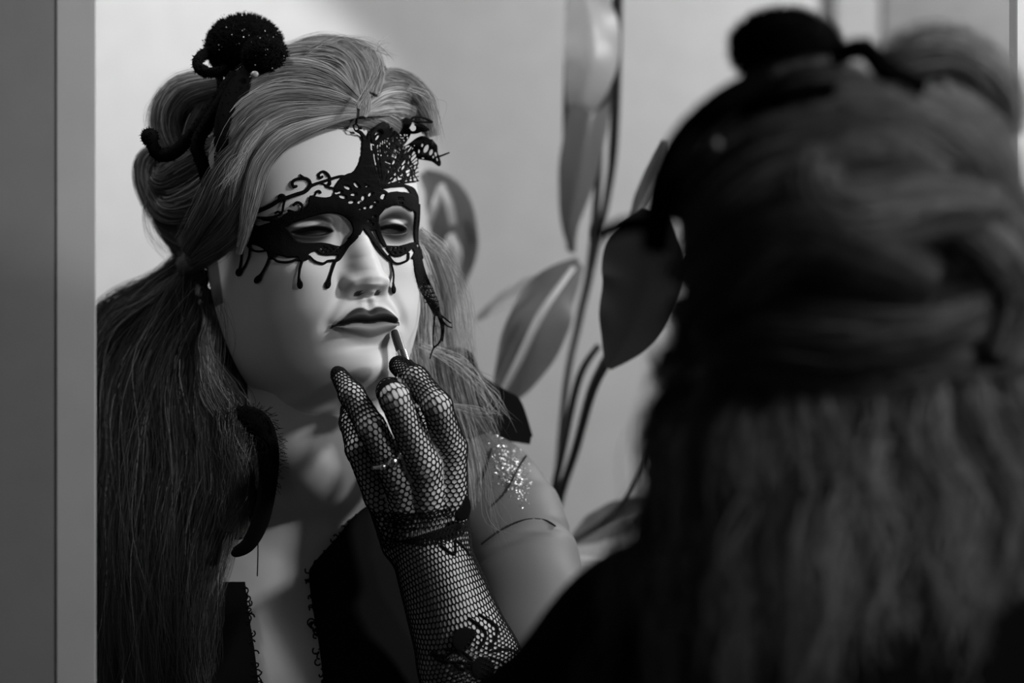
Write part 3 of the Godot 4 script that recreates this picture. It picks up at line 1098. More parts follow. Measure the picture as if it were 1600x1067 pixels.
	ptube(cd, [[400, 800, 1.79, 1.1], [403, 850, 1.785, 1.1], [402, 900, 1.78, 1.1]], 10, 6, g(0.01))
	commit(cd, "neck_cord", black, w)

# ---------- lace eye mask: its cords and solid patches drawn into a field, meshed with rounded relief and laid on the face ----------
const LX := 350
const LY := 150
const LW := 370
const LH := 420
var fld := PackedFloat32Array()
var zx := 0.0
var zy := 0.0
var zs := 1.0

func zoomed(x: float, y: float, s: float) -> void:
	zx = x
	zy = y
	zs = s

func stroke(w0: float, w1: float, pts: Array, curved := true) -> void:
	# widths in photo pixels, points in the units of the current detail
	var rows := []
	var k := 0
	while k < pts.size():
		rows.append([zx + pts[k] / zs, zy + pts[k + 1] / zs])
		k += 2
	var n := (rows.size() - 1) * (5 if curved else 1)
	var q := catmull(rows, n) if curved else rows
	for e in q.size() - 1:
		var a := Vector2(q[e][0], q[e][1])
		var b := Vector2(q[e + 1][0], q[e + 1][1])
		var r := lerpf(w0, w1, float(e) / maxi(q.size() - 2, 1)) * 0.5
		var lo := (a.min(b) - Vector2(r + 2, r + 2)).floor()
		var hi := (a.max(b) + Vector2(r + 2, r + 2)).ceil()
		var ab := b - a
		var l2 := maxf(ab.length_squared(), 1e-6)
		for y in range(maxi(int(lo.y), LY), mini(int(hi.y), LY + LH - 1) + 1):
			for x in range(maxi(int(lo.x), LX), mini(int(hi.x), LX + LW - 1) + 1):
				var p := Vector2(x, y)
				var t := clampf((p - a).dot(ab) / l2, 0, 1)
				var d := (p - a - ab * t).length() - r
				var id := (y - LY) * LW + x - LX
				if d < fld[id]: fld[id] = d

func poly_dist(p: Vector2, pg: PackedVector2Array) -> float:
	var d := 1e9
	var inside := false
	var n := pg.size()
	var j := n - 1
	for i in n:
		var a := pg[j]
		var b := pg[i]
		var ab := b - a
		var t := clampf((p - a).dot(ab) / maxf(ab.length_squared(), 1e-6), 0, 1)
		d = minf(d, (p - a - ab * t).length_squared())
		if (a.y > p.y) != (b.y > p.y) and p.x < (b.x - a.x) * (p.y - a.y) / (b.y - a.y) + a.x:
			inside = not inside
		j = i
	return -sqrt(d) if inside else sqrt(d)

func fill(pts: Array, hole := false) -> void:
	var rows := []
	var k := 0
	while k < pts.size():
		rows.append([zx + pts[k] / zs, zy + pts[k + 1] / zs])
		k += 2
	rows.append(rows[0])
	var pg := PackedVector2Array()
	for r in catmull(rows, (rows.size() - 1) * 2): pg.append(Vector2(r[0], r[1]))
	pg.remove_at(pg.size() - 1)
	var lo := Vector2(1e9, 1e9)
	var hi := -lo
	for p in pg:
		lo = lo.min(p)
		hi = hi.max(p)
	lo -= Vector2(4, 4)
	hi += Vector2(4, 4)
	for y in range(maxi(int(lo.y), LY), mini(int(hi.y), LY + LH - 1) + 1):
		for x in range(maxi(int(lo.x), LX), mini(int(hi.x), LX + LW - 1) + 1):
			var d := poly_dist(Vector2(x, y), pg)
			var id := (y - LY) * LW + x - LX
			if hole: fld[id] = maxf(fld[id], -d)
			else: fld[id] = minf(fld[id], d)

func dot(x: float, y: float, rx: float, ry: float, deg := 0.0, hole := true) -> void:
	# radii in photo pixels
	var c := Vector2(zx + x / zs, zy + y / zs)
	var m := maxf(rx, ry) + 2.0
	for yy in range(maxi(int(c.y - m), LY), mini(int(c.y + m), LY + LH - 2) + 1):
		for xx in range(maxi(int(c.x - m), LX), mini(int(c.x + m), LX + LW - 2) + 1):
			var p := (Vector2(xx, yy) - c).rotated(-deg_to_rad(deg))
			var d := (Vector2(p.x / rx, p.y / ry).length() - 1.0) * minf(rx, ry)
			var id := (yy - LY) * LW + xx - LX
			if hole: fld[id] = maxf(fld[id], -d)
			else: fld[id] = minf(fld[id], d)

func lace_field() -> void:
	fld.resize(LW * LH)
	fld.fill(9.0)
	# left half, upper band
	zoomed(360, 250, 7.115)
	fill([560, 640, 640, 575, 780, 560, 850, 500, 880, 395, 960, 405, 1060, 415, 1140, 390, 1190, 320, 1290, 220, 1423, 250, 1423, 800, 1330, 860, 1200, 900, 900, 820, 640, 860])
	fill([80, 600, 260, 610, 330, 640, 560, 640, 700, 700, 740, 900, 600, 990, 420, 960, 240, 900, 150, 860, 80, 800])
	fill([640, 540, 680, 490, 740, 445, 830, 432, 868, 470, 830, 520, 790, 555, 700, 565], true)
	fill([600, 770, 700, 700, 850, 650, 1000, 605, 1130, 592, 1250, 622, 1330, 690, 1362, 770, 1330, 842, 1250, 905, 1200, 940, 1100, 930, 960, 915, 840, 912, 740, 902, 660, 850], true)
	fill([260, 700, 282, 650, 330, 650, 370, 678, 450, 684, 380, 722, 300, 728], true)
	stroke(7, 6, [90, 620, 250, 590, 440, 510, 540, 450, 640, 415, 740, 380, 830, 350, 890, 290])
	stroke(5, 4, [890, 290, 960, 262, 1060, 230, 1150, 200, 1240, 180, 1310, 195])
	stroke(4, 4, [300, 640, 420, 640, 560, 600, 590, 500, 610, 430])
	stroke(3.6, 3, [350, 640, 380, 665, 480, 655, 600, 640])
	stroke(3.5, 3.5, [500, 590, 530, 575, 570, 590])
	dot(570, 412, 6.5, 5.5, 0, false)
	stroke(5, 4.6, [850, 340, 885, 280, 880, 235, 840, 205, 780, 203, 710, 225, 688, 260, 705, 297, 732, 292])
	stroke(2, 4.4, [775, 160, 795, 180, 830, 205])
	stroke(4.4, 4.2, [1100, 260, 1106, 210, 1086, 162, 1040, 130, 1000, 140, 980, 170, 1000, 197, 1022, 186])
	stroke(3.6, 3.8, [1020, 265, 1070, 285, 1108, 268, 1104, 235])
	stroke(3.4, 3.0, [1030, 270, 1090, 300, 1160, 312, 1230, 290, 1290, 205])
	stroke(3.6, 4.2, [940, 385, 955, 355, 985, 345, 1000, 362])
	stroke(4.6, 4.6, [790, 560, 800, 520, 780, 485, 740, 473, 702, 500])
	stroke(3.0, 3.0, [640, 560, 660, 560, 700, 572])
	# scale-like openings over the nose bridge
	for e in [[1285, 305, 6, 2.6, 20], [1390, 285, 5.5, 2.6, 50], [1205, 350, 4, 2, -10], [1255, 415, 5.5, 2.6, 5], [1365, 390, 4, 2, -10], [1340, 465, 5.5, 2.4, -10], [1310, 235, 3, 2, -15]]:
		dot(e[0], e[1], e[2], e[3], e[4])
	zoomed(340, 150, 3.9525)
	fill([780, 490, 850, 470, 960, 520, 1010, 570, 1060, 600, 1050, 680, 1000, 740, 990, 820, 940, 830, 905, 815, 880, 860, 840, 830, 800, 740, 720, 690, 720, 560])
	fill([1000, 745, 1005, 690, 1050, 660, 1100, 662, 1160, 680, 1205, 705, 1235, 730, 1240, 640, 1190, 600, 1120, 592, 1060, 610, 1000, 680])
	for e in [[800, 565, 5.5, 2.6, 25], [857, 550, 5, 2.6, 45], [925, 545, 6, 3.6, -30], [772, 622, 5.5, 2.8, 10], [838, 608, 4, 2, -10], [900, 630, 3, 4.5, 25], [942, 608, 4, 2.2, -45], [826, 655, 5, 2.3, -10], [876, 655, 3.5, 2, -30], [1027, 620, 6, 4, -30], [914, 690, 3.5, 2, -20], [953, 682, 4.5, 2.2, -35], [965, 745, 2.4, 1.6, 0], [933, 772, 2, 1.6, 0], [950, 792, 1.6, 1.6, 0], [846, 482, 2.4, 2, 0], [755, 595, 3, 1.6, -20], [975, 655, 2.5, 1.4, 0], [735, 600, 3, 1.6, 0], [880, 700, 2, 1.3, 0]]:
		dot(e[0], e[1], e[2], e[3], e[4])
	for q in 4:
		stroke(1.4, 1.4, [880 + q * 24, 570 - q * 8, 945 + q * 22, 520 - q * 2], false)
	# lower edge left eye, nose edge
	zoomed(360, 330, 7.115)
	fill([180, 300, 250, 200, 420, 130, 560, 130, 660, 220, 740, 330, 860, 352, 1000, 347, 1110, 362, 1220, 387, 1290, 330, 1360, 250, 1423, 220, 1423, 292, 1330, 385, 1280, 460, 1220, 545, 1160, 565, 1195, 490, 1090, 492, 990, 476, 955, 440, 870, 480, 880, 530, 800, 560, 765, 550, 748, 510, 640, 518, 520, 490, 480, 540, 420, 520, 400, 450, 330, 400, 245, 372, 200, 400])
	for e in [[1003, 430, 1.8, 2.6, 0], [1035, 403, 1.2, 1.2, 0], [1062, 418, 1.4, 1.2, 0], [1042, 452, 2, 1.4, 0], [1100, 442, 1.6, 1.4, 30], [1140, 428, 1.2, 1, 0], [1160, 438, 1.5, 1.2, 0], [1196, 410, 2, 1.2, -20], [1120, 405, 1.0, 0.8, 0]]:
		dot(e[0], e[1], e[2], e[3], e[4])
	stroke(3.4, 3.4, [190, 380, 240, 430, 320, 448, 410, 430])
	stroke(4, 4.2, [470, 500, 510, 550, 590, 567, 680, 556, 770, 525])
	stroke(3.4, 4, [880, 500, 930, 548, 980, 572, 1040, 580, 1090, 552, 1190, 545])
	stroke(3.2, 3.6, [130, 300, 128, 420, 116, 560, 98, 650])
	stroke(3.2, 3.8, [215, 400, 205, 500, 165, 600, 125, 660])
	dot(92, 680, 5.2, 6.4, 10, false)
	stroke(4.4, 4.4, [440, 490, 405, 590, 350, 690])
	stroke(4.4, 8.0, [350, 690, 325, 728, 310, 748])
	dot(305, 755, 5, 8, 42, false)
	stroke(4.6, 4.0, [800, 540, 772, 640, 760, 730])
	stroke(4.0, 7.6, [760, 730, 764, 770, 770, 800])
	dot(773, 815, 4.8, 7.2, -4, false)
	stroke(4.4, 4.0, [1165, 560, 1132, 650, 1108, 730])
	stroke(4.0, 7.6, [1108, 730, 1097, 770, 1090, 795])
	dot(1086, 812, 4.6, 7.2, 12, false)
	# nose edge and the far eye
	zoomed(340, 150, 3.9525)
	stroke(8, 5, [905, 800, 960, 880, 1012, 955, 1060, 1010])
	stroke(9, 7, [985, 800, 1000, 860, 1030, 920])
	fill([1030, 920, 1120, 925, 1200, 902, 1225, 912, 1185, 960, 1135, 990, 1075, 985])
	zoomed(560, 320, 4.446)
	for e in [[232, 305, 1.1, 2.2, 20], [262, 300, 1.0, 2.0, -10], [290, 300, 1.0, 1.6, 0], [250, 335, 1.4, 1.0, 0], [285, 332, 1.2, 1, 0], [320, 310, 1, 1.4, 0]]:
		dot(e[0], e[1], e[2], e[3], e[4])
	stroke(3.6, 3.6, [222, 370, 245, 398, 275, 408, 310, 400, 345, 380, 350, 340])
	stroke(3.2, 3, [215, 350, 232, 420, 245, 480, 243, 545])
	stroke(3.0, 6.0, [243, 545, 244, 565, 245, 582])
	dot(246, 590, 3.6, 6.4, 0, false)
	stroke(6, 4, [405, 0, 405, 80, 398, 180, 400, 260])
	stroke(3, 3, [425, 0, 422, 100, 412, 200, 415, 270])
	for q in 9:
		stroke(2.6, 2.6, [370 + q * 8, 270 + (q % 3) * 22, 395 + q * 5, 320 + (q % 2) * 26, 375 + q * 9, 370])
	for q in 8:
		var f := q / 7.0
		stroke(1.5, 1.3, [385 + 50 * f, 350, 400 + 70 * f, 470 + 10 * f, 432 + 95 * f, 590 + 20 * f, 480 + 80 * f, 680 + 20 * f, 528 + 32 * f, 770])
	for q in 9:
		stroke(1.0, 1.0, [405 + q * 7, 440 + q * 30, 450 + q * 14, 430 + q * 30])
		stroke(1.0, 1.0, [400 + q * 9, 470 + q * 26, 440 + q * 13, 500 + q * 28])
	stroke(3.0, 2.0, [530, 770, 522, 860, 518, 930, 522, 1000])
	stroke(4.2, 2.4, [550, 750, 575, 830, 580, 900, 560, 960, 520, 1000, 498, 1066])
	stroke(5.0, 2.6, [560, 760, 590, 840, 585, 945])
	stroke(3.6, 2.6, [545, 745, 590, 780, 640, 820])
	stroke(2.6, 2.2, [570, 780, 610, 835, 650, 852])
	# the tree and the wing on the forehead
	zoomed(540, 160, 6.278)
	stroke(2.4, 3.6, [120, 45, 116, 110, 108, 160, 104, 205])
	stroke(4.4, 2.0, [120, 60, 116, 110])
	dot(78, 128, 2.4, 4.2, 10, false)
	stroke(2.4, 2.4, [78, 130, 105, 155])
	stroke(2.6, 2.6, [75, 225, 100, 215, 125, 235, 128, 270, 105, 285, 85, 260, 78, 230])
	dot(150, 250, 2.4, 2.6, 0, false)
	stroke(5, 8, [115, 280, 150, 300, 178, 350, 185, 420])
	fill([160, 340, 155, 440, 140, 560, 100, 650, 40, 700, 0, 715, 0, 770, 150, 780, 250, 840, 350, 870, 345, 800, 285, 660, 262, 540, 245, 440, 240, 300, 212, 300, 200, 370])
	stroke(2.0, 2.0, [222, 330, 225, 420], false)
	fill([235, 310, 285, 240, 370, 180, 446, 108, 440, 220, 425, 330, 400, 350, 300, 395, 255, 400])
	fill([272, 350, 290, 310, 320, 270, 355, 270, 366, 305, 330, 345, 300, 370], true)
	stroke(3, 3.6, [280, 365, 300, 325, 322, 312])
	for e in [[450, 250, 510, 165, 0.0], [470, 260, 530, 170, 0.0], [440, 330, 480, 200, 505, 130], [420, 340, 470, 230, 500, 170]]:
		stroke(2.2, 2.0, e if e.size() == 6 else [e[0], e[1], (e[0] + e[2]) / 2 - 8, (e[1] + e[3]) / 2, e[2], e[3]])
	fill([480, 260, 520, 190, 595, 145, 650, 190, 640, 230, 610, 275, 640, 310, 590, 400, 520, 440, 480, 400, 470, 330])
	for q in 14:
		dot(500 + (q % 4) * 34 + (q % 3) * 6, 320 + int(q / 4) * 26, 1.3 + (q % 3) * 0.5, 1.0, q * 40.0)
	fill([690, 210, 760, 228, 820, 262, 800, 285, 740, 292, 680, 310, 600, 300, 640, 240])
	dot(662, 252, 4.6, 4.8, 0)
	stroke(3.4, 3.6, [620, 200, 660, 150, 720, 142, 790, 160, 848, 190])
	stroke(3.2, 3.0, [650, 185, 740, 190, 845, 197])
	stroke(2.6, 2.6, [700, 210, 760, 225, 820, 268])
	fill([560, 440, 640, 390, 700, 345, 770, 328, 850, 372, 900, 425, 905, 490, 938, 590, 915, 630, 845, 580, 740, 562, 690, 540, 680, 420])
	for e in [[790, 455, 3.2, 6.6, 25], [838, 490, 2.4, 4.8, 20], [884, 508, 1.6, 4, -10], [752, 420, 1.4, 3, 10], [898, 560, 1, 3, -10], [760, 548, 2.4, 0.9, 10], [720, 480, 1.2, 3, 0], [860, 535, 1.2, 2, 0]]:
		dot(e[0], e[1], e[2], e[3], e[4])
	stroke(3.2, 2.4, [905, 535, 960, 515, 1015, 493])
	stroke(2, 2, [845, 365, 895, 425], false)
	# web
	var hub := Vector2(360, 825)
	var tips := [[268, 430], [300, 390], [350, 360], [400, 350], [455, 360], [505, 380], [560, 430], [610, 440], [660, 430], [700, 440], [708, 520], [712, 600], [714, 680], [716, 770]]
	for q in tips.size():
		var tv := Vector2(tips[q][0], tips[q][1])
		var mid := hub.lerp(tv, 0.5) + Vector2(-14, -6) * (1 if q % 2 else -1)
		stroke(2.6, 1.9, [hub.x, hub.y, mid.x, mid.y, tv.x, tv.y])
		var tv2 := tv.lerp(Vector2(tips[mini(q + 1, 13)][0], tips[mini(q + 1, 13)][1]), 0.5)
		stroke(1.5, 1.3, [hub.lerp(tv2, 0.5).x, hub.lerp(tv2, 0.5).y, tv2.x, tv2.y], false)
	for f in [0.3, 0.42, 0.54, 0.65, 0.75, 0.85, 0.96]:
		var arc := []
		for q in tips.size():
			var p := hub.lerp(Vector2(tips[q][0], tips[q][1]), f + 0.045 * sin(q * 2.3 + f * 9.0)) + Vector2(sin(q * 5.1 + f * 20.0), cos(q * 3.7 + f * 31.0)) * 9.0
			arc.append(p.x)
			arc.append(p.y)
		stroke(2.6, 1.6, arc)
	for q in 16:
		var u := hub.lerp(Vector2(tips[(q * 5) % 14][0], tips[(q * 5) % 14][1]), 0.35 + 0.035 * q)
		stroke(2.4, 1.4, [u.x, u.y, u.x + 40.0 * sin(q * 2.0), u.y - 30.0 - 20.0 * cos(q * 3.0), u.x + 60.0 * sin(q * 2.0 + 0.6), u.y - 75.0])
	stroke(4, 4, [255, 480, 275, 600, 320, 740, 350, 830])
	fill([330, 560, 400, 530, 470, 540, 440, 620, 400, 700, 370, 800, 350, 740])
	for q in 6:
		dot(395 + q * 9, 580 + q * 4, 0.9, 1.6, 30)
	# sweeping lines above the far eye
	for q in 6:
		stroke(2.6, 2.4, [330 + q * 18, 850 - q * 4, 470 + q * 20, 800 + q * 2 + (q % 2) * 10, 570 + q * 18, 810 + q * 6, 640 + q * 12, 880 + q * 4, 668 + q * 9, 960, 680 + q * 6, 1060])
	fill([400, 890, 500, 870, 600, 900, 660, 960, 670, 1060, 630, 1060, 560, 1015, 470, 1010, 400, 1040, 370, 980])
	for q in 5:
		dot(520 + q * 10, 950 + (q % 2) * 40, 0.8, 1.2, 0)

func lace() -> void:
	lace_field()
	# depth of the face behind each pixel, from the head's own mesh, bridged and smoothed as cloth would be
	var hm := MB.new()
	head_mesh(hm)
	var cw := LW / 3 + 2
	var chh := LH / 3 + 2
	var dep := PackedFloat32Array()
	dep.resize(cw * chh)
	dep.fill(9.0)
	for k in hm.v.size():
		var p := hm.v[k]
		var q := pix(p)
		var x := int((q.x - LX) / 3.0)
		var y := int((q.y - LY) / 3.0)
		if x >= 0 and y >= 0 and x < cw and y < chh:
			dep[y * cw + x] = minf(dep[y * cw + x], -p.z)
	for pass_n in 60:
		var more := false
		var nd := dep.duplicate()
		for y in chh:
			for x in cw:
				if dep[y * cw + x] > 8.0:
					var s := 0.0
					var c := 0
					for e in [[-1, 0], [1, 0], [0, -1], [0, 1]]:
						var xx: int = x + e[0]
						var yy: int = y + e[1]
						if xx >= 0 and yy >= 0 and xx < cw and yy < chh and dep[yy * cw + xx] < 8.0:
							s += dep[yy * cw + xx]
							c += 1
					if c > 0: nd[y * cw + x] = s / c + 0.0006
					else: more = true
		dep = nd
		if not more: break
	for pass_n in 10:
		var nd := dep.duplicate()
		for y in range(1, chh - 1):
			for x in range(1, cw - 1):
				var i := y * cw + x
				nd[i] = minf(dep[i], (dep[i] * 2 + dep[i - 1] + dep[i + 1] + dep[i - cw] + dep[i + cw]) / 6.0)
		dep = nd
	var noise := FastNoiseLite.new()
	noise.seed = 3
	noise.frequency = 0.22
	var lm := mat(0.01, 0.9, 0.18, true)
	var mb := MB.new()
	var vid := {}
	var nrm_at := func(x: float, y: float) -> Vector3:
		var gx := clampf((x - LX) / 3.0, 1, cw - 3)
		var gy := clampf((y - LY) / 3.0, 1, chh - 3)
		var i := int(gy) * cw + int(gx)
		return Vector3((dep[i + 1] - dep[i - 1]) / 0.0028, -(dep[i + cw] - dep[i - cw]) / 0.0028, 1.0)
	var put := func(x: float, y: float, f: float, key: int) -> int:
		if vid.has(key): return vid[key]
		var gx := clampf((x - LX) / 3.0 - 0.5, 0, cw - 2.001)
		var gy := clampf((y - LY) / 3.0 - 0.5, 0, chh - 2.001)
		var ix := int(gx)
		var iy := int(gy)
		var fx := gx - ix
		var fy := gy - iy
		var i := iy * cw + ix
		var d := lerpf(lerpf(dep[i], dep[i + 1], fx), lerpf(dep[i + cw], dep[i + cw + 1], fx), fy)
		d -= 0.013 * smoothstep(222.0, 185.0, y) + 0.032 * smoothstep(262.0, 195.0, y) * smoothstep(585.0, 670.0, x)
		var rise := minf(-f, 1.6)
		var up := 0.0012 + 0.0006 * rise + 0.00035 * noise.get_noise_2d(x * 2.0, y * 2.0)
		mb.v.append(P(x, y, d - up))
		var gxx := noise.get_noise_2d(x * 2.0 + 0.8, y * 2.0) - noise.get_noise_2d(x * 2.0 - 0.8, y * 2.0)
		var gyy := noise.get_noise_2d(x * 2.0, y * 2.0 + 0.8) - noise.get_noise_2d(x * 2.0, y * 2.0 - 0.8)
		var e := Vector2.ZERO
		var cx := clampi(int(round(x)) - LX, 1, LW - 2)
		var cy := clampi(int(round(y)) - LY, 1, LH - 2)
		if f > -1.8:
			e = Vector2(fld[cy * LW + cx + 1] - fld[cy * LW + cx - 1], fld[(cy + 1) * LW + cx] - fld[(cy - 1) * LW + cx])
		var n0: Vector3 = nrm_at.call(x, y)
		mb.n.append((n0.normalized() + Vector3(e.x * 0.5 - gxx * 0.5, -e.y * 0.5 + gyy * 0.5, 0)).normalized())
		mb.c.append(g(0.005))
		vid[key] = mb.v.size() - 1
		return vid[key]
	for y in LH - 1:
		for x in LW - 1:
			var f0 := fld[y * LW + x]
			var f1 := fld[y * LW + x + 1]
			var f2 := fld[(y + 1) * LW + x + 1]
			var f3 := fld[(y + 1) * LW + x]
			if f0 > 0 and f1 > 0 and f2 > 0 and f3 > 0: continue
			var fs := [f0, f1, f2, f3]
			var cs := [[x, y], [x + 1, y], [x + 1, y + 1], [x, y + 1]]
			var ids := PackedInt32Array()
			for e in 4:
				var fa: float = fs[e]
				var fb: float = fs[(e + 1) % 4]
				var ca: Array = cs[e]
				var cb: Array = cs[(e + 1) % 4]
				if fa <= 0:
					ids.append(put.call(LX + float(ca[0]), LY + float(ca[1]), fa, (ca[1] * LW + ca[0]) * 3))
				if (fa <= 0) != (fb <= 0):
					var t := fa / (fa - fb)
					var lo: Array = ca if (ca[0] + ca[1] < cb[0] + cb[1]) else cb
					var key: int = (lo[1] * LW + lo[0]) * 3 + (1 if ca[1] == cb[1] else 2)
					ids.append(put.call(LX + lerpf(ca[0], cb[0], t), LY + lerpf(ca[1], cb[1], t), 0.0, key))
			for e in range(1, ids.size() - 1):
				mb.i.append_array(PackedInt32Array([ids[0], ids[e], ids[e + 1]]))
	# the sheet's back
	var nv := mb.v.size()
	var ni := mb.i.size()
	for k in nv:
		mb.v.append(mb.v[k] - mb.n[k] * 0.0007)
		mb.n.append(-mb.n[k])
		mb.c.append(g(0.005))
	for k in range(0, ni, 3):
		mb.i.append_array(PackedInt32Array([nv + mb.i[k], nv + mb.i[k + 2], nv + mb.i[k + 1]]))
	var o := commit(mb, "lace_mask", lm)
	tag(o, "black lace eye mask with a winged crest and dripping tear shapes on the face", "mask")

# ---------- spider headpieces ----------
func fuzz(mb: MB, at: Vector3, r: Vector3, n: int, len: float, col: Color) -> void:
	for q in n:
		var d := Vector3(rng.randfn(), rng.randfn(), rng.randfn()).normalized()
		var p := at + d * r * 0.96
		var t := (d + Vector3(rng.randfn(), rng.randfn(), rng.randfn()) * 0.35).normalized()
		var s := t.cross(Vector3(0.3, 0.2, 1)).normalized()
		var l := len * rng.randf_range(0.5, 1.2)
		var b := mb.v.size()
		var s2 := t.cross(s)
		var w := 0.0006
		for e in 3:
			var off := s * cos(e * TAU / 3) + s2 * sin(e * TAU / 3)
			mb.v.append(p + off * w)
			mb.n.append(off)
			mb.c.append(col)
		mb.v.append(p + t * l)
		mb.n.append(t)
		mb.c.append(col)
		for e in 3:
			mb.i.append_array(PackedInt32Array([b + e, b + 3, b + (e + 1) % 3]))

func furry_leg(parent: Node3D, ctrl: Array, m: Material, knob := 0.0) -> void:
	var mb := MB.new()
	ptube(mb, ctrl, 30, 12, g(0.004))
	var rows := catmull(ctrl, 60)
	for r in rows:
		fuzz(mb, P(r[0], r[1], r[2]), Vector3.ONE * (r[3] * r[2] / F), 14, 0.0022, g(0.004))
	if knob > 0.0:
		var e: Array = ctrl[-1]
		ball(mb, P(e[0], e[1], e[2]), Vector3.ONE * (knob * e[2] / F), g(0.004))
		fuzz(mb, P(e[0], e[1], e[2]), Vector3.ONE * (knob * e[2] / F), 120, 0.0022, g(0.004))
	commit(mb, "leg", m, parent)

func glitter(parent: Node3D, at: Vector3, r: Vector3, n: int, size: float, m: Material) -> void:
	var mb := MB.new()
	for q in n:
		var d := Vector3(rng.randfn(), rng.randfn(), rng.randfn()).normalized()
		var p := at + d * r * rng.randf_range(0.98, 1.08)
		var nn := (d + Vector3(rng.randfn(), rng.randfn(), rng.randfn()) * 0.6).normalized()
		var e1 := nn.cross(Vector3(0.31, 0.9, 0.2)).normalized() * size * rng.randf_range(0.5, 1.3)
		var e2 := nn.cross(e1)
		quad(mb, p - e1, p - e2, p + e1, p + e2, nn, Color.WHITE)
	var o := commit(mb, "glitter", m, parent)
	tag(o, "", "", "", "stuff")

func headpiece() -> void:
	var m := mat(0.01, 1.0, 0.1, true)
	var gm := mat(0.85, 0.12)
	gm.metallic = 1.0
	var o := thing("spider_headpiece", "furry black toy spider hair ornament on the facing woman's swept up hair", "hair ornament", P(385, 118, 1.83))
	var b := MB.new()
	var c := P(382, 74, 1.835)
	var u := 1.835 / F
	ball(b, c, Vector3(60 * u, 50 * u, 54 * u), g(0.004))
	fuzz(b, c, Vector3(60 * u, 50 * u, 54 * u), 5200, 0.0042, g(0.004))
	commit(b, "furry_body", m, o)
	glitter(o, c, Vector3(64 * u, 54 * u, 58 * u), 190, 0.0006, gm)
	var h := MB.new()
	var hc := P(414, 88, 1.79)
	ball(h, hc, Vector3(34 * u, 28 * u, 30 * u), g(0.004))
	fuzz(h, hc, Vector3(34 * u, 28 * u, 30 * u), 1500, 0.0036, g(0.004))
	commit(h, "furry_head", m, o)
	glitter(o, hc, Vector3(37 * u, 31 * u, 33 * u), 60, 0.0006, gm)
	furry_leg(o, [[350, 112, 1.80, 8], [318, 112, 1.80, 8], [308, 97, 1.805, 8], [322, 82, 1.82, 8], [345, 78, 1.83, 7]], m)
	furry_leg(o, [[372, 120, 1.79, 16], [340, 160, 1.79, 13], [305, 205, 1.79, 10], [272, 238, 1.795, 11], [246, 240, 1.80, 10], [234, 214, 1.80, 9]], m, 14.0)
	furry_leg(o, [[362, 140, 1.785, 14], [320, 200, 1.785, 11], [308, 228, 1.785, 10], [318, 262, 1.785, 10], [326, 302, 1.79, 9]], m)
	furry_leg(o, [[400, 96, 1.80, 12], [372, 140, 1.785, 19], [352, 195, 1.775, 17], [350, 262, 1.775, 15], [352, 340, 1.785, 13]], m)
	furry_leg(o, [[452, 84, 1.85, 6], [500, 66, 1.86, 7], [548, 70, 1.87, 8], [582, 92, 1.87, 8], [604, 120, 1.87, 7]], m)
	var c2 := MB.new()
	ball(c2, P(398, 116, 1.775), Vector3(0.003, 0.0025, 0.002), g(0.5))
	commit(c2, "hair_pin", mat(0.25, 0.25), o)

func lipstick_and_ring() -> void:
	var tip := P(616, 516, 1.772)
	var base := P(634, 572, 1.757)
	var dir := (base - tip).normalized()
	var o := thing("lipstick", "dark lipstick bullet in a bright metal case between gloved fingertips at the lips", "lipstick", base)
	var b := MB.new()
	var pts := PackedVector3Array()
	var rad := PackedFloat32Array()
	for e in [[0.0, 0.0012], [0.0008, 0.0026], [0.003, 0.0034], [0.008, 0.0036], [0.021, 0.0036]]:
		pts.append(tip + dir * e[0])
		rad.append(e[1])
	tube(b, pts, rad, 20, g(0.05))
	commit(b, "bullet", mat(0.04, 0.35, 0.5), o)
	var k := MB.new()
	pts = PackedVector3Array()
	rad = PackedFloat32Array()
	for e in [[0.0188, 0.0038], [0.0192, 0.0042], [0.030, 0.0042], [0.0305, 0.005], [0.046, 0.005]]:
		pts.append(tip + dir * e[0])
		rad.append(e[1])
	tube(k, pts, rad, 20, g(0.8))
	var gm := mat(0.75, 0.18)
	gm.metallic = 1.0
	commit(k, "metal_case", gm, o)
	# ring over the glove
	var rg := thing("ring", "silver ring with a small round stone worn over the net glove", "ring", P(606, 690, 1.69))
	var a: Vector3 = digits[2][0][0]
	var c: Vector3 = digits[2][0][1]
	var mid := a.lerp(c, 0.42)
	var t := (c - a).normalized()
	var e1 := (Vector3(0, 0, 1) - t * t.z).normalized()
	var e2 := t.cross(e1)
	var band := MB.new()
	pts = PackedVector3Array()
	rad = PackedFloat32Array()
	for q in 33:
		var an := TAU * q / 32
		pts.append(mid + (e1 * cos(an) + e2 * sin(an)) * 0.0114)
		rad.append(0.0019)
	tube(band, pts, rad, 8, g(0.8), 1.0, t, false)
	commit(band, "band", gm, rg)
	for f in [-0.35, 0.25, 0.85]:
		var st := MB.new()
		ball(st, mid + (e1 * cos(f) + e2 * sin(f)) * 0.0135, Vector3.ONE * (0.0042 if f == 0.25 else 0.0028), g(0.8), Basis(), 10, 6)
		commit(st, "stone", gm, rg)

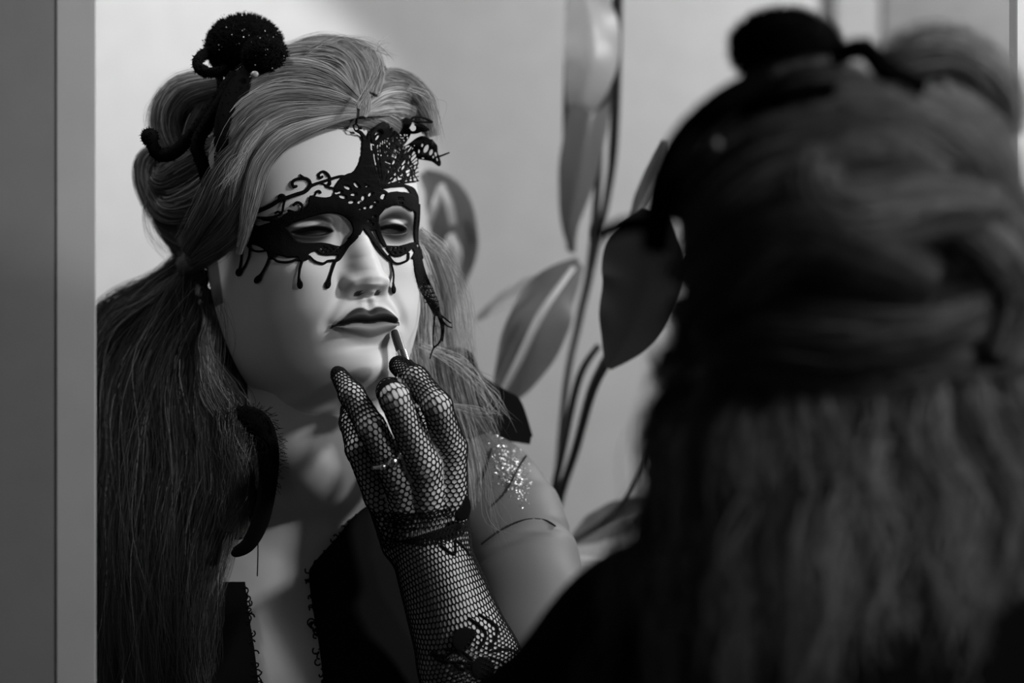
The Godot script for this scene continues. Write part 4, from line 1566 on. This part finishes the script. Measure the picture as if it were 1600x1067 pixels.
# ---------- the woman herself, from behind ----------
func counterpart() -> void:
	var w := thing("person", "woman seen from behind in the foreground, wavy hair pinned up above and falling loose below", "person", P(1310, 0, 1.32) * Vector3(1, 0, 1))
	var sk := mat(0.5, 0.5, 0.4, true)
	var mb := MB.new()
	var t := Caps.new()
	t.k = 0.03
	t.add(P(1320, 300, 1.30), P(1290, 380, 1.34), 0.080, 0.070)
	t.add(P(1300, 500, 1.32), P(1330, 800, 1.28), 0.05, 0.05)
	t.add(P(1040, 1010, 1.28), P(1620, 1010, 1.22), 0.05, 0.05)
	t.add(P(1180, 1100, 1.28), P(1480, 1100, 1.26), 0.09, 0.09)
	t.add(P(1330, 1100, 1.27), P(1330, 2000, 1.27), 0.11, 0.13)
	nets(t, Vector3(-0.05, 0.95, -1.5), Vector3(0.45, 1.72, -1.05), 0.008, mb, g(0.5))
	commit(mb, "body", sk, w)
	var cloth := mat(0.01, 1.0, 0.1, true)
	var cl := MB.new()
	var t2 := Caps.new()
	t2.k = 0.03
	t2.add(P(1030, 1040, 1.28), P(1640, 1040, 1.22), 0.062, 0.062)
	t2.add(P(1030, 1040, 1.28), P(800, 1180, 1.32), 0.050, 0.045)
	t2.add(P(1180, 1130, 1.28), P(1480, 1130, 1.26), 0.10, 0.10)
	t2.add(P(1330, 1130, 1.27), P(1330, 1900, 1.27), 0.125, 0.145)
	nets(t2, Vector3(-0.15, 0.92, -1.55), Vector3(0.50, 1.50, -1.0), 0.008, cl, g(0.010))
	lathe(cl, Vector3(P(1330, 0, 1.27).x, 0, -1.27), [[0.19, 0.0], [0.20, 0.01], [0.19, 0.4], [0.18, 0.8], [0.15, 1.0], [0.14, 1.02]], g(0.012), 40)
	commit(cl, "black_dress", cloth, w)
	var hm := mat(0.1, 0.5, 0.45, true)
	var core := MB.new()
	var u := 1.3 / F
	ball(core, P(1312, 345, 1.30), Vector3(252 * u, 262 * u, 0.092), g(0.02))
	commit(core, "hair_base", hm, w)
	var kk := 0
	var up := MB.new()
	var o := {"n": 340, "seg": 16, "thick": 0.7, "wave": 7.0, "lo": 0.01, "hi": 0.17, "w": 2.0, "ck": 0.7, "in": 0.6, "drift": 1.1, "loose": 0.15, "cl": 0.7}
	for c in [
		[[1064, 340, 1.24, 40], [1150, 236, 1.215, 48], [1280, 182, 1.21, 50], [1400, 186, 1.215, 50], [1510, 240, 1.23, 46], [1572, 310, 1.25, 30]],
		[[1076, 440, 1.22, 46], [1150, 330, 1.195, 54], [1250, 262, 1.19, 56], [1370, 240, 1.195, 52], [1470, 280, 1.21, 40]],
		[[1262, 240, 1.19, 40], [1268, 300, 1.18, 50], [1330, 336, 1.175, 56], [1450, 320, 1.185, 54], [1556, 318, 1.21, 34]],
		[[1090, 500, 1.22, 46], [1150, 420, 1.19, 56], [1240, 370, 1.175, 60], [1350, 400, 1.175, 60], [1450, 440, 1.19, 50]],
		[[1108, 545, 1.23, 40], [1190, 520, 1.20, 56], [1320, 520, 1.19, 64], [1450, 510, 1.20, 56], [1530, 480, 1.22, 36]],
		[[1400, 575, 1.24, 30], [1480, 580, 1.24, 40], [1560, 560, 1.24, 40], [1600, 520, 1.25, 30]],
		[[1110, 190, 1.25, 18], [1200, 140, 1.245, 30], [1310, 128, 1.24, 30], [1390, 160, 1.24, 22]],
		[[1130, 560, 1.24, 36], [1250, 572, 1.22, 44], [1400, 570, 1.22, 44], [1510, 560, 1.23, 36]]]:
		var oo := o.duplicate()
		oo["hi"] = [0.20, 0.14, 0.24, 0.07, 0.05, 0.16, 0.08][kk % 7]  # light and shade in the tone: dark centre locks, brighter lit ones
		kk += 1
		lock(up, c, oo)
	commit(up, "pinned_hair", hm, w)
	var rl := MB.new()
	var o2 := {"n": 340, "seg": 16, "thick": 0.8, "wave": 6.0, "lo": 0.03, "hi": 0.30, "cl": 0.6, "w": 2.0, "ck": 0.7, "in": 0.6, "drift": 0.9, "loose": 0.15}  # rolls on the lit side given a lighter tone
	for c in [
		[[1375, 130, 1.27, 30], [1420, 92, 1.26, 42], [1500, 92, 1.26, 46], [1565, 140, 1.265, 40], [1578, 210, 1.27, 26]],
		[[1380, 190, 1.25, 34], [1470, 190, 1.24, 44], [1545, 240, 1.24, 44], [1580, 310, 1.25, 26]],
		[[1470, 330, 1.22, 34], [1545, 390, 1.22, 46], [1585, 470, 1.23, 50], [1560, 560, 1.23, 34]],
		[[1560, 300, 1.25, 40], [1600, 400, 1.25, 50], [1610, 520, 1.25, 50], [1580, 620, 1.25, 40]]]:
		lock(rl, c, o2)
	commit(rl, "hair_roll", hm, w)
	var lo := MB.new()
	var k := 0
	for c in [
		[[1100, 560, 1.27, 30], [1060, 680, 1.27, 50], [1030, 820, 1.25, 60], [1000, 960, 1.23, 60], [960, 1110, 1.22, 60]],
		[[1140, 580, 1.25, 40], [1110, 700, 1.23, 60], [1090, 850, 1.21, 66], [1080, 980, 1.20, 66], [1070, 1110, 1.19, 66]],
		[[1200, 590, 1.24, 44], [1190, 700, 1.21, 66], [1180, 850, 1.19, 70], [1170, 980, 1.18, 70], [1170, 1110, 1.17, 70]],
		[[1270, 590, 1.23, 46], [1270, 720, 1.20, 68], [1280, 850, 1.18, 72], [1270, 980, 1.17, 72], [1280, 1110, 1.16, 72]],
		[[1340, 590, 1.23, 46], [1350, 720, 1.20, 68], [1370, 850, 1.18, 72], [1380, 980, 1.17, 72], [1390, 1110, 1.16, 72]],
		[[1410, 590, 1.23, 46], [1440, 720, 1.20, 66], [1460, 850, 1.18, 70], [1480, 980, 1.17, 70], [1490, 1110, 1.16, 70]],
		[[1480, 580, 1.24, 44], [1520, 700, 1.21, 60], [1550, 850, 1.19, 64], [1570, 980, 1.18, 64], [1590, 1110, 1.17, 64]],
		[[1090, 470, 1.28, 20], [1072, 540, 1.28, 34], [1062, 620, 1.28, 36], [1040, 720, 1.27, 40]],
		[[1550, 570, 1.25, 40], [1600, 700, 1.23, 60], [1640, 850, 1.21, 64], [1660, 1110, 1.20, 64]]]:
		lock(lo, c, {"n": 300, "seg": 28, "thick": 0.5, "ck": 0.6, "in": 0.5, "drift": 1.4, "cl": 0.75, "wave": 26.0, "freq": 2.3 + 0.2 * (k % 3), "lo": 0.008, "hi": 0.22, "w": 2.0, "loose": 0.2})
		k += 1
	commit(lo, "long_hair", hm, w)
	# her ornament
	var m := mat(0.01, 1.0, 0.1, true)
	var hp2 := thing("spider_headpiece", "blurred black toy spider hair ornament on the head seen from behind", "hair ornament", P(1230, 150, 1.26))
	var b := MB.new()
	var c := P(1226, 74, 1.28)
	ball(b, c, Vector3(84 * u, 58 * u, 70 * u), g(0.004))
	fuzz(b, c, Vector3(84 * u, 58 * u, 70 * u), 3000, 0.005, g(0.004))
	commit(b, "furry_body", m, hp2)
	furry_leg(hp2, [[1200, 120, 1.22, 20], [1130, 160, 1.215, 22], [1070, 220, 1.215, 24], [1036, 300, 1.215, 24], [1024, 390, 1.22, 20]], m)
	furry_leg(hp2, [[1040, 352, 1.22, 12], [1000, 348, 1.22, 11], [970, 354, 1.22, 10], [938, 364, 1.22, 10]], m)
	furry_leg(hp2, [[1300, 90, 1.22, 16], [1350, 76, 1.215, 16], [1385, 112, 1.21, 18], [1440, 140, 1.21, 18]], m)
	furry_leg(hp2, [[1160, 170, 1.20, 14], [1230, 150, 1.19, 16], [1300, 140, 1.19, 14]], m)
	var pin := MB.new()
	ball(pin, P(1120, 224, 1.195), Vector3(0.002, 0.002, 0.0015), g(0.9))
	var pm := mat(0.4, 0.3)
	commit(pin, "hair_pin", pm, hp2)

# ---------- the plant and other things in the reflected room ----------
func leaf(parent: Node3D, m: Material, c: Array, fold: float, tilt: float, called := "leaf") -> void:
	# rows px, py, d, half width px; the blade is folded along its midrib
	var mb := MB.new()
	var rows := catmull(c, 28)
	var nx := 10
	for sheet in 2:
		var base := mb.v.size()
		for k in rows.size():
			var r: Array = rows[k]
			var p := P(r[0], r[1], r[2])
			var nx_r: Array = rows[mini(k + 1, 28)]
			var pv: Array = rows[maxi(k - 1, 0)]
			var t := (P(nx_r[0], nx_r[1], nx_r[2]) - P(pv[0], pv[1], pv[2])).normalized()
			var f := (Vector3(0, 0, 1) - t * t.z).normalized()
			var s := t.cross(f)
			var s2 := s * cos(tilt) + f * sin(tilt)
			var f2 := f * cos(tilt) - s * sin(tilt)
			for j in nx + 1:
				var x := (float(j) / nx * 2.0 - 1.0)
				var hw: float = maxf(r[3], 0.4) * r[2] / F
				var rip := 0.05 * sin(k * 0.9 + j * 0.4) * x * x
				mb.v.append(p + s2 * (x * hw) + f2 * (absf(x) * hw * fold + rip * hw - (0.0006 if sheet else 0.0)))
				mb.c.append(g(1.0))
		for k in rows.size():
			for j in nx + 1:
				var du := mb.v[base + k * (nx + 1) + mini(j + 1, nx)] - mb.v[base + k * (nx + 1) + maxi(j - 1, 0)]
				var dv := mb.v[base + mini(k + 1, 28) * (nx + 1) + j] - mb.v[base + maxi(k - 1, 0) * (nx + 1) + j]
				mb.n.append(du.cross(dv).normalized() * (1.0 if sheet == 0 else -1.0))
		for k in 28:
			for j in nx:
				var q := base + k * (nx + 1) + j
				if sheet == 0: mb.i.append_array(PackedInt32Array([q, q + nx + 1, q + 1, q + 1, q + nx + 1, q + nx + 2]))
				else: mb.i.append_array(PackedInt32Array([q, q + 1, q + nx + 1, q + 1, q + nx + 2, q + nx + 1]))
	commit(mb, called, m, parent)

func plants() -> void:
	var gloss := mat(0.20, 0.3, 0.6)
	var pale := mat(0.55, 0.35, 0.5)  # leaves catching light and their bright streaks, lightness put into the colour
	var dark := mat(0.05, 0.4, 0.5)
	var inky := mat(0.018, 0.6, 0.2)
	var stem := mat(0.03, 0.5, 0.4)
	var base := P(860, 0, 2.35)
	var o := thing("potted_plant", "tall potted plant with broad glossy leaves standing behind the reflected woman's shoulder", "plant", Vector3(base.x, 0, -2.35))
	leaf(o, pale, [[915, 200, 2.35, 4], [912, 160, 2.33, 26], [925, 100, 2.32, 42], [925, 40, 2.33, 42], [910, -30, 2.34, 20]], 0.25, 0.2)
	leaf(o, gloss, [[895, 395, 2.35, 4], [892, 350, 2.34, 14], [905, 280, 2.33, 30], [920, 200, 2.33, 34], [935, 120, 2.34, 26]], 0.5, 0.3)
	leaf(o, gloss, [[770, 640, 2.2, 6], [800, 590, 2.2, 34], [830, 520, 2.2, 50], [860, 460, 2.22, 40], [905, 410, 2.25, 10]], 0.35, -0.3)
	leaf(o, pale, [[745, 500, 2.3, 4], [790, 470, 2.28, 14], [840, 450, 2.27, 20], [900, 420, 2.28, 8]], 0.4, 0.5)
	leaf(o, gloss, [[660, 270, 2.3, 8], [690, 310, 2.3, 34], [705, 380, 2.3, 38], [700, 450, 2.3, 22], [690, 500, 2.3, 8]], 0.5, 0.35)
	leaf(o, inky, [[950, 575, 2.0, 6], [980, 520, 2.0, 46], [1004, 450, 2.0, 62], [1010, 390, 2.0, 62], [1024, 330, 2.0, 20]], 0.3, 0.2)
	leaf(o, gloss, [[985, 350, 2.1, 4], [1005, 310, 2.1, 14], [1030, 260, 2.1, 16], [1040, 220, 2.1, 6]], 0.3, 0.2)
	leaf(o, gloss, [[890, 850, 2.2, 5], [930, 830, 2.2, 26], [980, 810, 2.2, 30], [1030, 790, 2.2, 14]], 0.4, 0.6)
	leaf(o, pale, [[880, 870, 2.15, 3], [930, 872, 2.15, 10], [980, 885, 2.15, 10], [1000, 890, 2.15, 3]], 0.3, 0.9)
	for c in [[[950, 560, 2.1, 9], [925, 610, 2.15, 8], [900, 700, 2.2, 7], [868, 810, 2.25, 7], [850, 1000, 2.3, 8], [858, 1600, 2.35, 9]],
		[[935, 540, 2.2, 5], [905, 590, 2.2, 6], [880, 700, 2.22, 6], [862, 800, 2.25, 6], [852, 1000, 2.3, 7], [856, 1600, 2.35, 8]],
		[[940, 200, 2.36, 5], [925, 400, 2.36, 7], [905, 500, 2.35, 6], [880, 640, 2.33, 5], [858, 1000, 2.35, 5], [856, 1600, 2.36, 5]],
		[[890, 0, 2.36, 5], [885, 200, 2.36, 6], [890, 390, 2.36, 5]], [[965, -20, 2.36, 9], [960, 200, 2.37, 8], [950, 300, 2.37, 6], [925, 420, 2.37, 5]],
		[[1040, 640, 2.2, 4], [1000, 740, 2.2, 4], [960, 800, 2.2, 4], [890, 850, 2.2, 4]]]:
		var mb := MB.new()
		ptube(mb, c, 30, 8, g(1.0))
		commit(mb, "stem", stem, o)
	for c in [[[778, 625, 2.18, 4], [812, 560, 2.165, 6], [846, 490, 2.17, 6], [896, 418, 2.22, 4]], [[690, 288, 2.275, 5], [701, 318, 2.265, 7], [708, 350, 2.265, 6]], [[689, 290, 2.275, 5], [679, 322, 2.265, 7], [671, 352, 2.27, 4]], [[706, 366, 2.275, 5], [715, 398, 2.265, 7], [708, 446, 2.27, 4]], [[704, 368, 2.275, 5], [694, 398, 2.265, 6], [687, 430, 2.27, 3]]]:  # highlight streaks of the glossy leaves, laid on as pale strips
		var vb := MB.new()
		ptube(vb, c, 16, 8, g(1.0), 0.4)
		commit(vb, "leaf_highlight", pale, o)
	var pot := MB.new()
	lathe(pot, Vector3(base.x, 0, -2.35), [[0.0, 0.0], [0.13, 0.0], [0.14, 0.02], [0.18, 0.34], [0.19, 0.36], [0.17, 0.36], [0.165, 0.31], [0.0, 0.31]], g(1), 36)
	commit(pot, "pot", mat(0.2, 0.6), o)
	# the armchair further back
	var ch := thing("armchair", "pale upholstered armchair back in the reflected room beside the plant", "chair", Vector3(P(1075, 0, 2.6).x, 0, -2.8))
	var cm := noise_mat(0.22, 0.85, 0.08, 0.1)
	var x0 := P(860, 0, 2.55).x
	var x1 := P(1290, 0, 2.55).x
	var bk := MB.new()
	box(bk, Vector3(x0, 0.4, -2.64), Vector3(x1, P(0, 890, 2.55).y, -2.52), Color.WHITE, 0.03)
	commit(bk, "backrest", cm, ch)
	var se := MB.new()
	box(se, Vector3(x0, 0.30, -3.15), Vector3(x1, 0.45, -2.62), Color.WHITE, 0.03)
	commit(se, "seat", cm, ch)
	for e in [[x0 + 0.02, -2.55], [x1 - 0.02, -2.55], [x0 + 0.02, -3.1], [x1 - 0.02, -3.1]]:
		var lg := MB.new()
		lathe(lg, Vector3(e[0], 0, e[1]), [[0.0, 0.0], [0.015, 0.0], [0.022, 0.3], [0.0, 0.31]], g(1), 12)
		commit(lg, "leg", dark, ch)

func lamp_globe(called: String, label: String, at: Vector3, rr: float, energy: float, glow: float) -> Node3D:
	# an added glass globe lamp on a slim stand or rod
	var o := thing(called, label, "lamp", Vector3(at.x, 0, at.z))
	var gm := mat(0.8)
	gm.emission_enabled = true
	gm.emission = Color.WHITE
	gm.emission_energy_multiplier = glow
	var b := MB.new()
	ball(b, at, Vector3(rr, rr, rr), Color.WHITE)
	commit(b, "glass_globe", gm, o)
	var l := OmniLight3D.new()
	l.name = "globe_light"
	o.add_child(l)
	l.position = Vector3(0, at.y, 0)
	l.light_energy = energy
	l.light_size = rr * 0.9
	l.omni_range = 12.0
	l.omni_attenuation = 2.0
	l.shadow_enabled = true
	return o

func _ready() -> void:
	rng.seed = 11
	# ---------- camera, surroundings, light ----------
	var cam := Camera3D.new()
	cam.name = "camera"
	cam.fov = rad_to_deg(2.0 * atan(533.5 / F))
	cam.position = Vector3(0, EYE, 0)
	cam.near = 0.05
	cam.far = 30.0
	var at := CameraAttributesPhysical.new()
	at.frustum_focal_length = 85.0
	at.frustum_focus_distance = 1.755
	at.exposure_aperture = 3.4
	at.frustum_near = 0.05
	at.frustum_far = 30.0
	cam.attributes = at
	add_child(cam)
	cam.current = true
	cam.fov = rad_to_deg(2.0 * atan(533.5 / F))
	var we := WorldEnvironment.new()
	we.name = "surroundings"
	var env := Environment.new()
	env.background_mode = Environment.BG_COLOR
	env.background_color = Color.BLACK
	env.tonemap_mode = Environment.TONE_MAPPER_LINEAR
	env.tonemap_exposure = 1.0
	env.sdfgi_enabled = true
	env.ssao_enabled = true
	env.ssil_enabled = true
	we.environment = env
	add_child(we)
	# the lamp that lights the face: a spotlight on a stand to the right of the mirror
	var kat := Vector3(1.05, 2.33, -1.2)
	var kl := thing("unseen_floor_lamp", "spotlight floor lamp standing to the right of the mirror", "lamp", Vector3(kat.x, 0, kat.z))
	spot_lamp(kl, kat, Vector3(-0.10, 1.48, -1.80), 27.0, 0.5, 1.95, 0.06)
	var fl := lamp_globe("unseen_floor_lamp", "unseen globe floor lamp added as fill at the right, nearer the camera", Vector3(1.45, 2.0, -0.5), 0.08, 1.05, 5.0)  # fill out of view, added to brighten the foreground hair and left wall
	var fs := MB.new()
	lathe(fs, Vector3(1.45, 0, -0.5), [[0.0, 0.0], [0.14, 0.0], [0.14, 0.03], [0.012, 0.05], [0.012, 1.91], [0.03, 1.92], [0.03, 1.94], [0.0, 1.95]], g(0.2))
	commit(fs, "stand", mat(0.25, 0.35), fl)
	# lamps behind the mirror: unseen pendants added as fill, and the wall spot
	var bl := lamp_globe("added_pendant_lamp", "unseen globe lamp added as fill, hanging from the ceiling of the reflected room", Vector3(-0.55, 2.38, -1.78), 0.08, 0.45, 3.0)
	var bl2 := lamp_globe("added_pendant_lamp", "unseen globe lamp added to brighten the back wall of the reflected room", Vector3(1.1, 2.3, -2.7), 0.09, 1.4, 5.0)
	var wl := thing("ceiling_spot", "small ceiling spotlight washing the back wall", "lamp", Vector3(-0.5, 2.4, -2.5))
	spot_lamp(wl, Vector3(-0.5, 2.4, -2.5), Vector3(-0.49, 1.74, -3.6), 17.4, 0.3, 1.25, 0.03)
	room()
	var metal := mat(0.25, 0.35)
	var st := MB.new()
	lathe(st, Vector3(kat.x, 0, kat.z), [[0.0, 0.0], [0.15, 0.0], [0.15, 0.03], [0.02, 0.04], [0.012, 0.05], [0.012, 2.20], [0.03, 2.21], [0.03, 2.24], [0.0, 2.25]], g(0.2))
	commit(st, "stand", metal, kl)
	for e in [[bl, Vector3(-0.55, 2.45, -1.78)], [bl2, Vector3(1.1, 2.38, -2.7)]]:
		var rod := MB.new()
		lathe(rod, e[1], [[0.03, 0.0], [0.03, 0.02], [0.006, 0.03], [0.006, 0.12], [0.05, 0.13], [0.05, 2.6 - e[1].y]], g(0.2))
		commit(rod, "rod", metal, e[0])
	var mt := MB.new()
	lathe(mt, Vector3(-0.5, 2.45, -2.5), [[0.01, 0.0], [0.01, 0.12], [0.04, 0.13], [0.04, 0.15]], g(0.2), 16)
	commit(mt, "mount", metal, wl)
	woman()
	counterpart()
	plants()

func spot_lamp(o: Node3D, at: Vector3, to: Vector3, angle: float, blend: float, energy: float, size: float) -> void:
	# a can with a glowing face, and the light just in front of it
	var dir := (to - at).normalized()
	var can := MB.new()
	var pts := PackedVector3Array()
	var rad := PackedFloat32Array()
	for e in [[-0.14, 0.4], [-0.13, 0.8], [-0.05, 1.0], [0.0, 1.0]]:
		pts.append(at + dir * (e[0] - 0.01))
		rad.append(size * 1.15 * e[1])
	tube(can, pts, rad, 24, g(0.1))
	commit(can, "lamp_head", mat(0.06, 0.4), o)
	var lens := MB.new()
	ball(lens, at - dir * 0.006, Vector3(size, size, 0.005), Color.WHITE, Basis.looking_at(dir, Vector3.UP))
	var gm := mat(0.8)
	gm.emission_enabled = true
	gm.emission = Color.WHITE
	gm.emission_energy_multiplier = 6.0
	commit(lens, "glowing_lens", gm, o)
	var l := SpotLight3D.new()
	l.name = "spot_light"
	o.add_child(l)
	l.position = at + dir * 0.012 - o.position
	l.look_at(to)
	l.light_energy = energy
	l.spot_angle = angle
	l.spot_angle_attenuation = blend
	l.light_size = size
	l.spot_range = 12.0
	l.spot_attenuation = 2.0
	l.shadow_enabled = true

func slab(called: String, lo: Vector3, hi: Vector3, m: Material, ch := 0.0) -> MeshInstance3D:
	var b := MB.new()
	box(b, lo, hi, Color.WHITE, ch)
	var o := commit(b, called, m)
	struct(o)
	return o

func noise_mat(grey: float, rough: float, freq: float, amt: float, bumpy := 0.0) -> StandardMaterial3D:
	var m := mat(1.0, rough, 0.4)
	var nt := NoiseTexture2D.new()
	nt.width = 256
	nt.height = 256
	nt.seamless = true
	var fn := FastNoiseLite.new()
	fn.seed = 5
	fn.frequency = freq
	nt.noise = fn
	var gr := Gradient.new()
	gr.set_color(0, Color(grey * (1 - amt), grey * (1 - amt), grey * (1 - amt)).linear_to_srgb())
	gr.set_color(1, Color(grey * (1 + amt), grey * (1 + amt), grey * (1 + amt)).linear_to_srgb())
	nt.color_ramp = gr
	m.albedo_texture = nt
	m.uv1_triplanar = true
	m.uv1_world_triplanar = true
	m.uv1_scale = Vector3(3, 3, 3)
	return m

func room() -> void:
	var dark := noise_mat(0.16, 0.9, 0.03, 0.08)
	var pale := noise_mat(0.55, 0.9, 0.02, 0.04)
	slab("floor", Vector3(-1.9, -0.1, -3.7), Vector3(2.3, 0, 1.3), noise_mat(0.12, 0.6, 0.05, 0.3))
	slab("ceiling", Vector3(-1.9, 2.6, -3.7), Vector3(2.3, 2.7, 1.3), dark)
	slab("wall_back", Vector3(-1.9, 0, -3.7), Vector3(2.3, 2.6, -3.6), pale)
	slab("wall_left", Vector3(-2.0, 0, -3.7), Vector3(-1.9, 2.6, 1.3), dark)
	slab("wall_right", Vector3(2.3, 0, -3.7), Vector3(2.4, 2.6, 1.3), dark)
	slab("wall_front", Vector3(-1.9, 0, 1.2), Vector3(2.3, 2.6, 1.3), dark)
	var dcm := noise_mat(0.34, 0.6, 0.03, 0.05)
	var dm := noise_mat(0.17, 0.6, 0.03, 0.1)
	var x0 := P(1372, 0, 3.6).x
	var dr := thing("door_1", "", "", Vector3(x0 + 0.45, 0, -3.58))
	struct(dr)
	var dl := box_mb(Vector3(x0, 0.01, -3.62), Vector3(x0 + 0.9, 2.1, -3.565), 0.004)
	commit(dl, "door_leaf", dm, dr)
	for e in [[x0 - 0.07, 0.0, x0, 2.17], [x0 + 0.9, 0.0, x0 + 0.97, 2.17], [x0, 2.1, x0 + 0.9, 2.17]]:
		commit(box_mb(Vector3(e[0], e[1], -3.62), Vector3(e[2], e[3], -3.57), 0.004), "door_casing", dcm, dr)
	var hd := MB.new()
	ball(hd, Vector3(x0 + 0.07, 1.0, -3.53), Vector3(0.028, 0.028, 0.035), Color.WHITE)
	commit(hd, "door_knob", mat(0.5, 0.3), dr)
	# the wall that carries the mirror stands askew to the camera; its own axes start at the mirror's left edge
	var turn := Transform3D(Basis(Vector3.UP, atan(0.25)), Vector3(P(150, 0, 1.6).x, 0, -1.6))
	var L := -0.0262
	var Ri := 0.662
	var R := 0.72
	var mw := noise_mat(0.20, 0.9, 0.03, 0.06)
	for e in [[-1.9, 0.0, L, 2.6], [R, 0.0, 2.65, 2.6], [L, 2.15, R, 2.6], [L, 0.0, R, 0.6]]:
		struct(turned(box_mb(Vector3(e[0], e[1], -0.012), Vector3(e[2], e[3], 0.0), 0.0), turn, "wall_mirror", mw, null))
	var fr := thing("mirror_frame", "tall wall mirror in a plain pale frame, showing the woman's reflection", "mirror", turn * Vector3((L + R) / 2, 0.6, 0))
	var wood := noise_mat(0.42, 0.5, 0.02, 0.05)
	for e in [[L, 0.6, 0.0, 2.15], [Ri, 0.6, R, 2.15]]:
		turned(box_mb(Vector3(e[0], e[1], -0.012), Vector3(e[2], e[3], 0.001), 0.0008), turn, "stile", wood, fr)
	for e in [[0.0, 0.6, Ri, 0.63], [0.0, 2.12, Ri, 2.15]]:
		turned(box_mb(Vector3(e[0], e[1], -0.012), Vector3(e[2], e[3], 0.001), 0.0008), turn, "rail", wood, fr)

func box_mb(lo: Vector3, hi: Vector3, ch: float) -> MB:
	var b := MB.new()
	box(b, lo, hi, Color.WHITE, ch)
	return b

func turned(b: MB, t: Transform3D, called: String, m: Material, parent: Node3D) -> MeshInstance3D:
	for k in b.v.size():
		b.v[k] = t * b.v[k]
		b.n[k] = t.basis * b.n[k]
	return commit(b, called, m, parent)

func woman() -> void:
	hand_shape()
	var w := thing("person", "woman facing out of the mirror, raised gloved hand at her dark painted lips", "person", Vector3(-0.15, 0, -1.93))
	var sk := mat(0.5, 0.55, 0.3, true)
	var mb := MB.new()
	head_mesh(mb)
	torso(mb)
	nets(hand, Vector3(-0.14, 1.14, -1.80), Vector3(0.04, 1.52, -1.63), 0.0026, mb, g(0.50))
	commit(mb, "body", sk, w)
	var black := mat(0.01, 0.9, 0.15, true)
	glove(w, black)
	dress(w, black)
	woman_hair(w)
	lace()
	headpiece()
	lipstick_and_ring()
